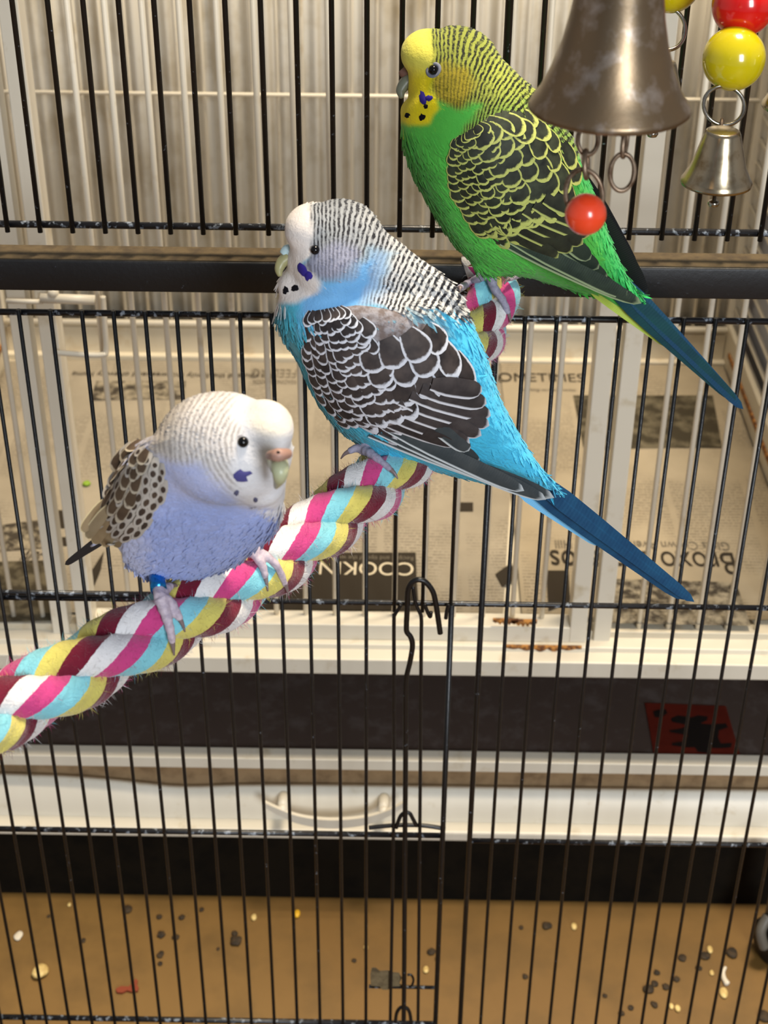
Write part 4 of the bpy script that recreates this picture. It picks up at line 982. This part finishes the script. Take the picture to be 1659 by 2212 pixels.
foot(GB, rs_(1062, 590, 0.0022), rs_(1072, 560, 0.005), [[rs_(1040, 606, 0.0016), rs_(1014, 616, 0.0012), rs_(994, 622, 0.0006)], [rs_(1066, 622, 0.0014), rs_(1083, 650, 0.0012), rs_(1096, 678, 0.0006)]], 0.0017, MFOOT_B)
foot(GB, rs_(1122, 590, 0.002, 0.54), rs_(1136, 575, 0.004, 0.54), [[rs_(1110, 598, 0.0014, 0.54), rs_(1096, 606, 0.0008)]], 0.0015, MFOOT_L)

# ---- violet budgie
def attr_violet(P):
    x0, y0 = proj(P); x = x0+wob(x0, y0, 10, 5, 1); y = y0+wob(x0, y0, 12, 5, 2)
    n = len(x); base = np.repeat(C((150, 166, 218)), n, 0)
    base = mixv(base, C((178, 186, 224)), sstep(-y, -1120, -1040))
    base = mixv(base, C((182, 188, 220)), sstep(-x+0.2*(y-1100), -330, -290))
    hd = sstep(-sd_poly(x, y, [(320, 830), (640, 830), (660, 1000), (640, 1095), (590, 1100), (520, 1085), (470, 1040), (430, 1000), (370, 1000), (325, 990)]), -18, 18)
    hbase = mixv(np.repeat(C((206, 202, 200)), n, 0), C((176, 166, 152)), sstep(-(x+0.35*(y-900)), -420, -350))
    base = mixv(base, hbase, hd)
    wh = sstep(-sd_poly(x, y, [(510, 850), (600, 850), (660, 920), (650, 1000), (630, 1095), (560, 1100), (515, 1080), (500, 1010), (520, 930), (500, 890)]), -14, 14)
    base = mixv(base, C((212, 212, 216)), wh)
    fh = sstep(-(np.hypot((x-590)/70, (y-900)/55)-1), 0, .6); base = mixv(base, C((224, 214, 196)), fh)
    d = np.hypot((x-600), (y-960)*1.1)
    return dict(base=base, dark=np.repeat(C((128, 120, 116)), n, 0), barcoord=np.hypot(x0-600, (y0-960)*1.1)/11.0, barmask=np.clip(hd*(1-wh), 0, 1)*0.6)
FL_V = dict(
    sc=feather_mesh('covert_feather', feather_mat('covert_brown_scalloped', (70, 56, 44), (178, 168, 150), 'scallop', (92, 76, 60)), 'round'),
    sp=feather_mesh('covert_feather', feather_mat('covert_spotted', (52, 42, 38), (172, 166, 158), 'spot', (74, 60, 48)), 'round'),
    fl=feather_mesh('flight_feather', feather_mat('flight_tan', (136, 118, 90), (214, 200, 160), 'flight', (150, 132, 104)), 'long'),
    bk=feather_mesh('tail_feather', feather_mat('tail_grey_black', (46, 44, 46), (28, 26, 28), 'shaft'), 'tail'))
vR = [(s0, 0.13, n_+1, 0.0, 0.98, 22, 0.0002, 0.0011) for s0, n_ in ((0.0, 4), (0.08, 5), (0.16, 5), (0.24, 6), (0.32, 6), (0.40, 6), (0.48, 5), (0.56, 5), (0.64, 4))]
vS = [(s0, 0.16, n_, 0.50, 0.99, 30, 0.0005, 0.0015) for s0, n_ in ((0.0, 2), (0.07, 3), (0.15, 3), (0.24, 3), (0.34, 3), (0.45, 3))]
vprim = fan(lerp2((265, 1130), (230, 1085), 5), [(250, 1178), (226, 1176), (206, 1168), (192, 1160), (184, 1150)], 30, 0.0, 0.0006)
vh = -0.203
violet = dict(label='pale violet budgie with a white face and a blue leg band', base=rs_(370, 1310), fallback=0.375,
    solids=[ell(485, 968, vh, 150, 123, 8, 0.82), ell(570, 926, vh-0.003, 68, 66, 0, 0.95), ell(565, 1040, vh-0.003, 54, 60, 0, 0.9),
        loft([(320, 940, 622, 1000, vh, 0.72), (272, 1000, 620, 1055, -0.200, 0.75), (245, 1055, 613, 1100, -0.196, 0.78), (235, 1112, 594, 1142, -0.193, 0.8), (248, 1164, 556, 1180, -0.190, 0.8), (270, 1210, 512, 1215, -0.188, 0.75), (312, 1242, 440, 1246, -0.187, 0.6)]),
        loft([(252, 1030, 360, 1060, -0.196, 0.6), (222, 1090, 330, 1130, -0.194, 0.55), (196, 1134, 290, 1172, -0.190, 0.45), (182, 1156, 232, 1182, -0.186, 0.35)])],
    smooth=24, attr=attr_violet, eye=(525, 955, 12.5, 17, MRINGD), beakd=depY(600, 1000, -0.224),
    beak=[('beak', [(598, 996, depY(598, 996, -0.216)), (604, 1010, depY(604, 1010, -0.224)), (604, 1032, depY(604, 1032, -0.225)), (596, 1052, depY(596, 1052, -0.220))], (22, 21, 15, 5), plain('beak_yellow_green', (176, 180, 146), 0.35)),
          ('cere', [(582, 984, depY(582, 984, -0.222)), (600, 983, depY(600, 983, -0.226)), (622, 980, depY(622, 980, -0.223))], (9, 15, 11), plain('cere_tan_pink', (164, 128, 114), 0.5)),
          ('nostril', [(600, 977, depY(600, 977, -0.2305)), (601, 977, depY(601, 977, -0.2312)), (602, 977, depY(602, 977, -0.2318))], (3, 3, 3), MSPOT)],
    patches=[('cheek_patch', ell_poly(522, 1028, 20, 13, rot=-30, seed=21, lump=0.2), MCHKV), ('throat_spot', ell_poly(511, 1065, 5.5, 6, seed=22), MSPOTV), ('throat_spot', ell_poly(552, 1080, 4.5, 6, seed=23), MSPOTV)],
    wing=dict(L=[(352, 1000), (358, 1045), (345, 1090), (312, 1140), (270, 1172), (230, 1180)], T=[(296, 945), (262, 985), (242, 1040), (222, 1090), (197, 1130), (184, 1155)], bulge=0.0014, pad=0.95,
        padmat=speckled('wing_down_violet', (150, 138, 124), (190, 184, 176), 0.85, 260, 0.42, 0.62, bumps=0.4),
        rows=[(FL_V['sp'], vR), (FL_V['sc'], vS)], flights=[(FL_V['fl'], vprim)]),
    tail=[(FL_V['bk'], (240, 1150), -0.176, (140, 1220), -0.166, 26, 0.1), (FL_V['bk'], (246, 1146), -0.175, (150, 1212), -0.165, 22, -0.1)],
    bare=[(585, 920, 72), (570, 1040, 55), (225, 1145, 60), (262, 1090, 55), (290, 1030, 50)], flow=(-0.5, 0.8), head=(490, 970, 140), beakpx=(606, 995), plum=dict(n=9000, L=(0.0030, 0.0052), W=0.0014, lift=0.00045, seed=5))
VB, SV, _, _ = make_bird(violet)
ank = atd(345, 1292, 0.3855)
fV = foot(VB, ank, atd(337, 1225, 0.3945), [[rs_(355, 1330, 0.0014), rs_(364, 1362, 0.0012), rs_(370, 1388, 0.0006)], [rs_(366, 1308, 0.0014), rs_(380, 1328, 0.0010), rs_(388, 1340, 0.0006)], [rs_(362, 1278, 0.001, .388), rs_(372, 1268, 0.0004, .39)]], 0.0015, MFOOT_L)
a_, b_ = atd(339, 1246, 0.3912), atd(342.5, 1274, 0.3876)
MBAND = plain('blue_anodised', (40, 130, 200), 0.22, metallic=0.9)
mesh('leg_band', *tube([a_, a_*.7+b_*.3, a_*.3+b_*.7, b_], 0.0021, 20), MBAND, VB)
foot(VB, rs_(532, 1196, 0.003, 0.408), rs_(510, 1178, 0.004, 0.404), [[rs_(560, 1222, 0.0014), rs_(571, 1250, 0.0006)], [rs_(562, 1204, 0.0018), rs_(590, 1224, 0.0016), rs_(612, 1262, 0.0008)]], 0.0014, MFOOT_L)

# ------------------------------------------------------------------ toys
Zv = np.array([0, 0, 1.0])
MBELL = speckled('tarnished_bell', (112, 102, 86), (172, 160, 150), 0.36, 150, 0.52, 0.72, metallic=0.9, base2=(136, 114, 88), bumps=0.15)
MBELLS = speckled('small_bell', (176, 164, 140), (128, 108, 76), 0.24, 150, 0.5, 0.7, metallic=1.0)
MREDP = plain('red_plastic', (214, 20, 16), 0.18, coat=0.5); MORP = plain('orange_red_plastic', (240, 74, 40), 0.25, coat=0.4); MYELP = plain('yellow_plastic', (204, 186, 12), 0.18, coat=0.5)
def bell_prof(R, H):
    pr = [(0.0, 1.0), (0.20, 1.0), (0.36, 0.985), (0.46, 0.94), (0.50, 0.86), (0.53, 0.72), (0.57, 0.58), (0.64, 0.42), (0.74, 0.26), (0.87, 0.11), (0.97, 0.035), (1.0, 0.0), (0.975, -0.012), (0.94, 0.01), (0.84, 0.10), (0.70, 0.26), (0.58, 0.45), (0.50, 0.7), (0.44, 0.88), (0, 0.93)]
    return [(a*R, b*H) for a, b in pr]
def orient(V, up, base):
    up = np.asarray(up)/np.linalg.norm(up); x = np.cross([0, 1, 0.2], up); x /= np.linalg.norm(x); y = np.cross(up, x)
    V = np.asarray(V); return V[:, :1]*x+V[:, 1:2]*y+V[:, 2:]*up+np.asarray(base)
# large bell: mouth width 350 px at y~225
dB = 0.335; mc = atd(1316, 232, dB); sB = dB/FPX
BELL = root('bell_toy', 'large tarnished brass bell hanging with chain links and an orange bead', 'toy', tuple(mc))
V, F = lathe(bell_prof(176*sB, 330*sB), 64); mesh('bell', orient(V, Zv, mc), F, MBELL, BELL)
def link_ring(px, py, d, rx, ry, tilt, tw, nm='chain_link', r=5.5, par=BELL, mat=MSTEEL, n=40):
    s = d/FPX; c = atd(px, py, d); a = math.radians(tilt); e1 = RT*math.cos(a)+DN*math.sin(a); e2 = -RT*math.sin(a)+DN*math.cos(a)
    e1 = e1*math.cos(tw)+FW*math.sin(tw)
    t = np.linspace(0, 2*math.pi, n, endpoint=False); P = c+s*(np.cos(t)[:, None]*e1*rx+np.sin(t)[:, None]*e2*ry)
    Vv = []; ax3 = np.cross(e1, e2)
    for i in range(n):
        rd = P[i]-c; rd = rd/np.linalg.norm(rd); bb = np.linspace(0, 2*math.pi, 8, endpoint=False)
        Vv.append(P[i]+r*s*(np.cos(bb)[:, None]*rd+np.sin(bb)[:, None]*ax3))
    Vv = np.concatenate(Vv); Fv = [(i*8+j, i*8+(j+1) % 8, ((i+1) % n)*8+(j+1) % 8, ((i+1) % n)*8+j) for i in range(n) for j in range(8)]
    return mesh(nm, Vv, Fv, mat, par)
MLINK = speckled('rusty_link', (140, 120, 100), (88, 62, 42), 0.4, 300, 0.45, 0.65, metallic=0.7)
dC = 0.345
link_ring(1303, 240, dC, 26, 30, 0, 0.5, mat=MLINK); link_ring(1270, 302, dC, 24, 32, 8, 0.35, mat=MLINK); link_ring(1266, 355, dC, 18, 30, 0, 1.25, mat=MLINK)
link_ring(1345, 262, dC, 18, 30, 0, 1.1, mat=MLINK); link_ring(1350, 305, dC, 16, 34, 8, 1.2, mat=MLINK); link_ring(1344, 372, dC, 27, 40, 8, 0.15, mat=MLINK)
link_ring(1262, 420, dC, 46, 54, 0, 0.4, nm='bead_ring', mat=MLINK)
pb_ = atd(1265, 463, 0.342); mesh('bead', *sphere(pb_, 45*0.342/FPX, 32, 20), MORP, BELL)
# bead strands with small bells
def strand(label, items, loc):
    T = root('bead_strand', label, 'toy', tuple(loc), 'bead strands of the hanging toy')
    return T
dS = 0.43; sS = dS/FPX
S1 = strand('string of a red and a yellow bead ending in a small silver bell', None, atd(1548, 400, dS))
mesh('bead', *sphere(atd(1606, 10, dS), 68*sS, 36, 24), MREDP, S1); mesh('bead', *sphere(atd(1585, 127, dS), 68*sS, 36, 24), MYELP, S1)
mesh('bead', *sphere(atd(1626, -118, dS), 68*sS, 36, 24), MYELP, S1)
mesh('string', *tube([atd(1626, -160, dS), atd(1600, 60, dS), atd(1575, 190, dS)], 4*sS, 8), MSTEEL, S1)
link_ring(1564, 228, dS, 46, 42, 0, 0.15, nm='ring', r=4.5, par=S1, mat=MSTEEL)
link_ring(1560, 276, dS, 9, 18, 0, 1.2, nm='bell_loop', r=4, par=S1, mat=MLINK)
def small_bell(px, py, d, w_, h_, par):
    s = d/FPX; pr = [(0, 1.0), (0.40, 1.0), (0.46, 0.985), (0.50, 0.94), (0.62, 0.66), (0.76, 0.34), (0.93, 0.12), (1.0, 0.05), (0.99, 0.0), (0.93, 0.02), (0.70, 0.34), (0.5, 0.7), (0.4, 0.95), (0, 0.96)]
    Vb, Fb = lathe([(a*w_*s, b_*h_*s) for a, b_ in pr], 48); c = atd(px, py, d)
    o = mesh('bell', orient(Vb, Zv, c), Fb, MBELLS, par)
    pr = [(0, 30), (4.5, 30), (5, -38), (11, -40), (13, -46), (10, -52), (0, -53)]
    Vc, Fc = lathe([(a*s, b_*s) for a, b_ in pr], 20); mesh('clapper', orient(Vc, Zv, c), Fc, MSTEEL, o)
small_bell(1547, 396, dS, 77, 118, S1)
dT = 0.45
S2 = strand('string with a yellow bead and a small bell hanging behind the large bell', None, atd(1412, 250, dT))
mesh('bead', *sphere(atd(1450, -40, dT), 66*dT/FPX, 36, 24), MYELP, S2)
link_ring(1440, 62, dT, 42, 46, 0, 0.15, nm='ring', r=4.5, par=S2, mat=MSTEEL)
link_ring(1430, 116, dT, 9, 18, 0, 1.2, nm='bell_loop', r=4, par=S2, mat=MLINK)
small_bell(1414, 244, dT, 72, 112, S2)
S3 = strand('string with a brass bell whose rim shows past the yellow bead', None, atd(1725, 240, dS))
small_bell(1722, 232, dS, 77, 118, S3); link_ring(1738, 66, dS, 46, 42, 0, 0.15, nm='ring', r=4.5, par=S3, mat=MSTEEL); link_ring(1732, 112, dS, 9, 18, 0, 1.2, nm='bell_loop', r=4, par=S3, mat=MLINK)
mesh('bead', *sphere(atd(1748, -44, dS), 68*sS, 36, 24), MREDP, S3)
# ------------------------------------------------------------------ black cage roof wires and the cords the toys hang from
ZR = 0.7185
for i in range(-6, 29, 3):
    mesh('roof_wire', *tube([(BX0+i*BS, 0, ZR), (BX0+i*BS, -0.15, ZR), (BX0+i*BS, -0.30, ZR)], 0.0011, 8), MB, BC)
def hang(top, par, r=0.0007):
    top = np.asarray(top); e = np.array([top[0], top[1], ZR-0.0012])
    mesh('cord', *tube([top, (top+e)/2, e], r, 8), MSTEEL, par)
    hwire(-0.22, 0.22, ZR-0.0020, 0.0011, float(top[1]), BC, MB, 'roof_wire')
hang(mc+np.array([0, 0, 330*sB*0.98]), BELL, 0.0010)
hang(atd(1626, -118, dS), S1); hang(atd(1450, -40, dT), S2); hang(atd(1748, -44, dS), S3)
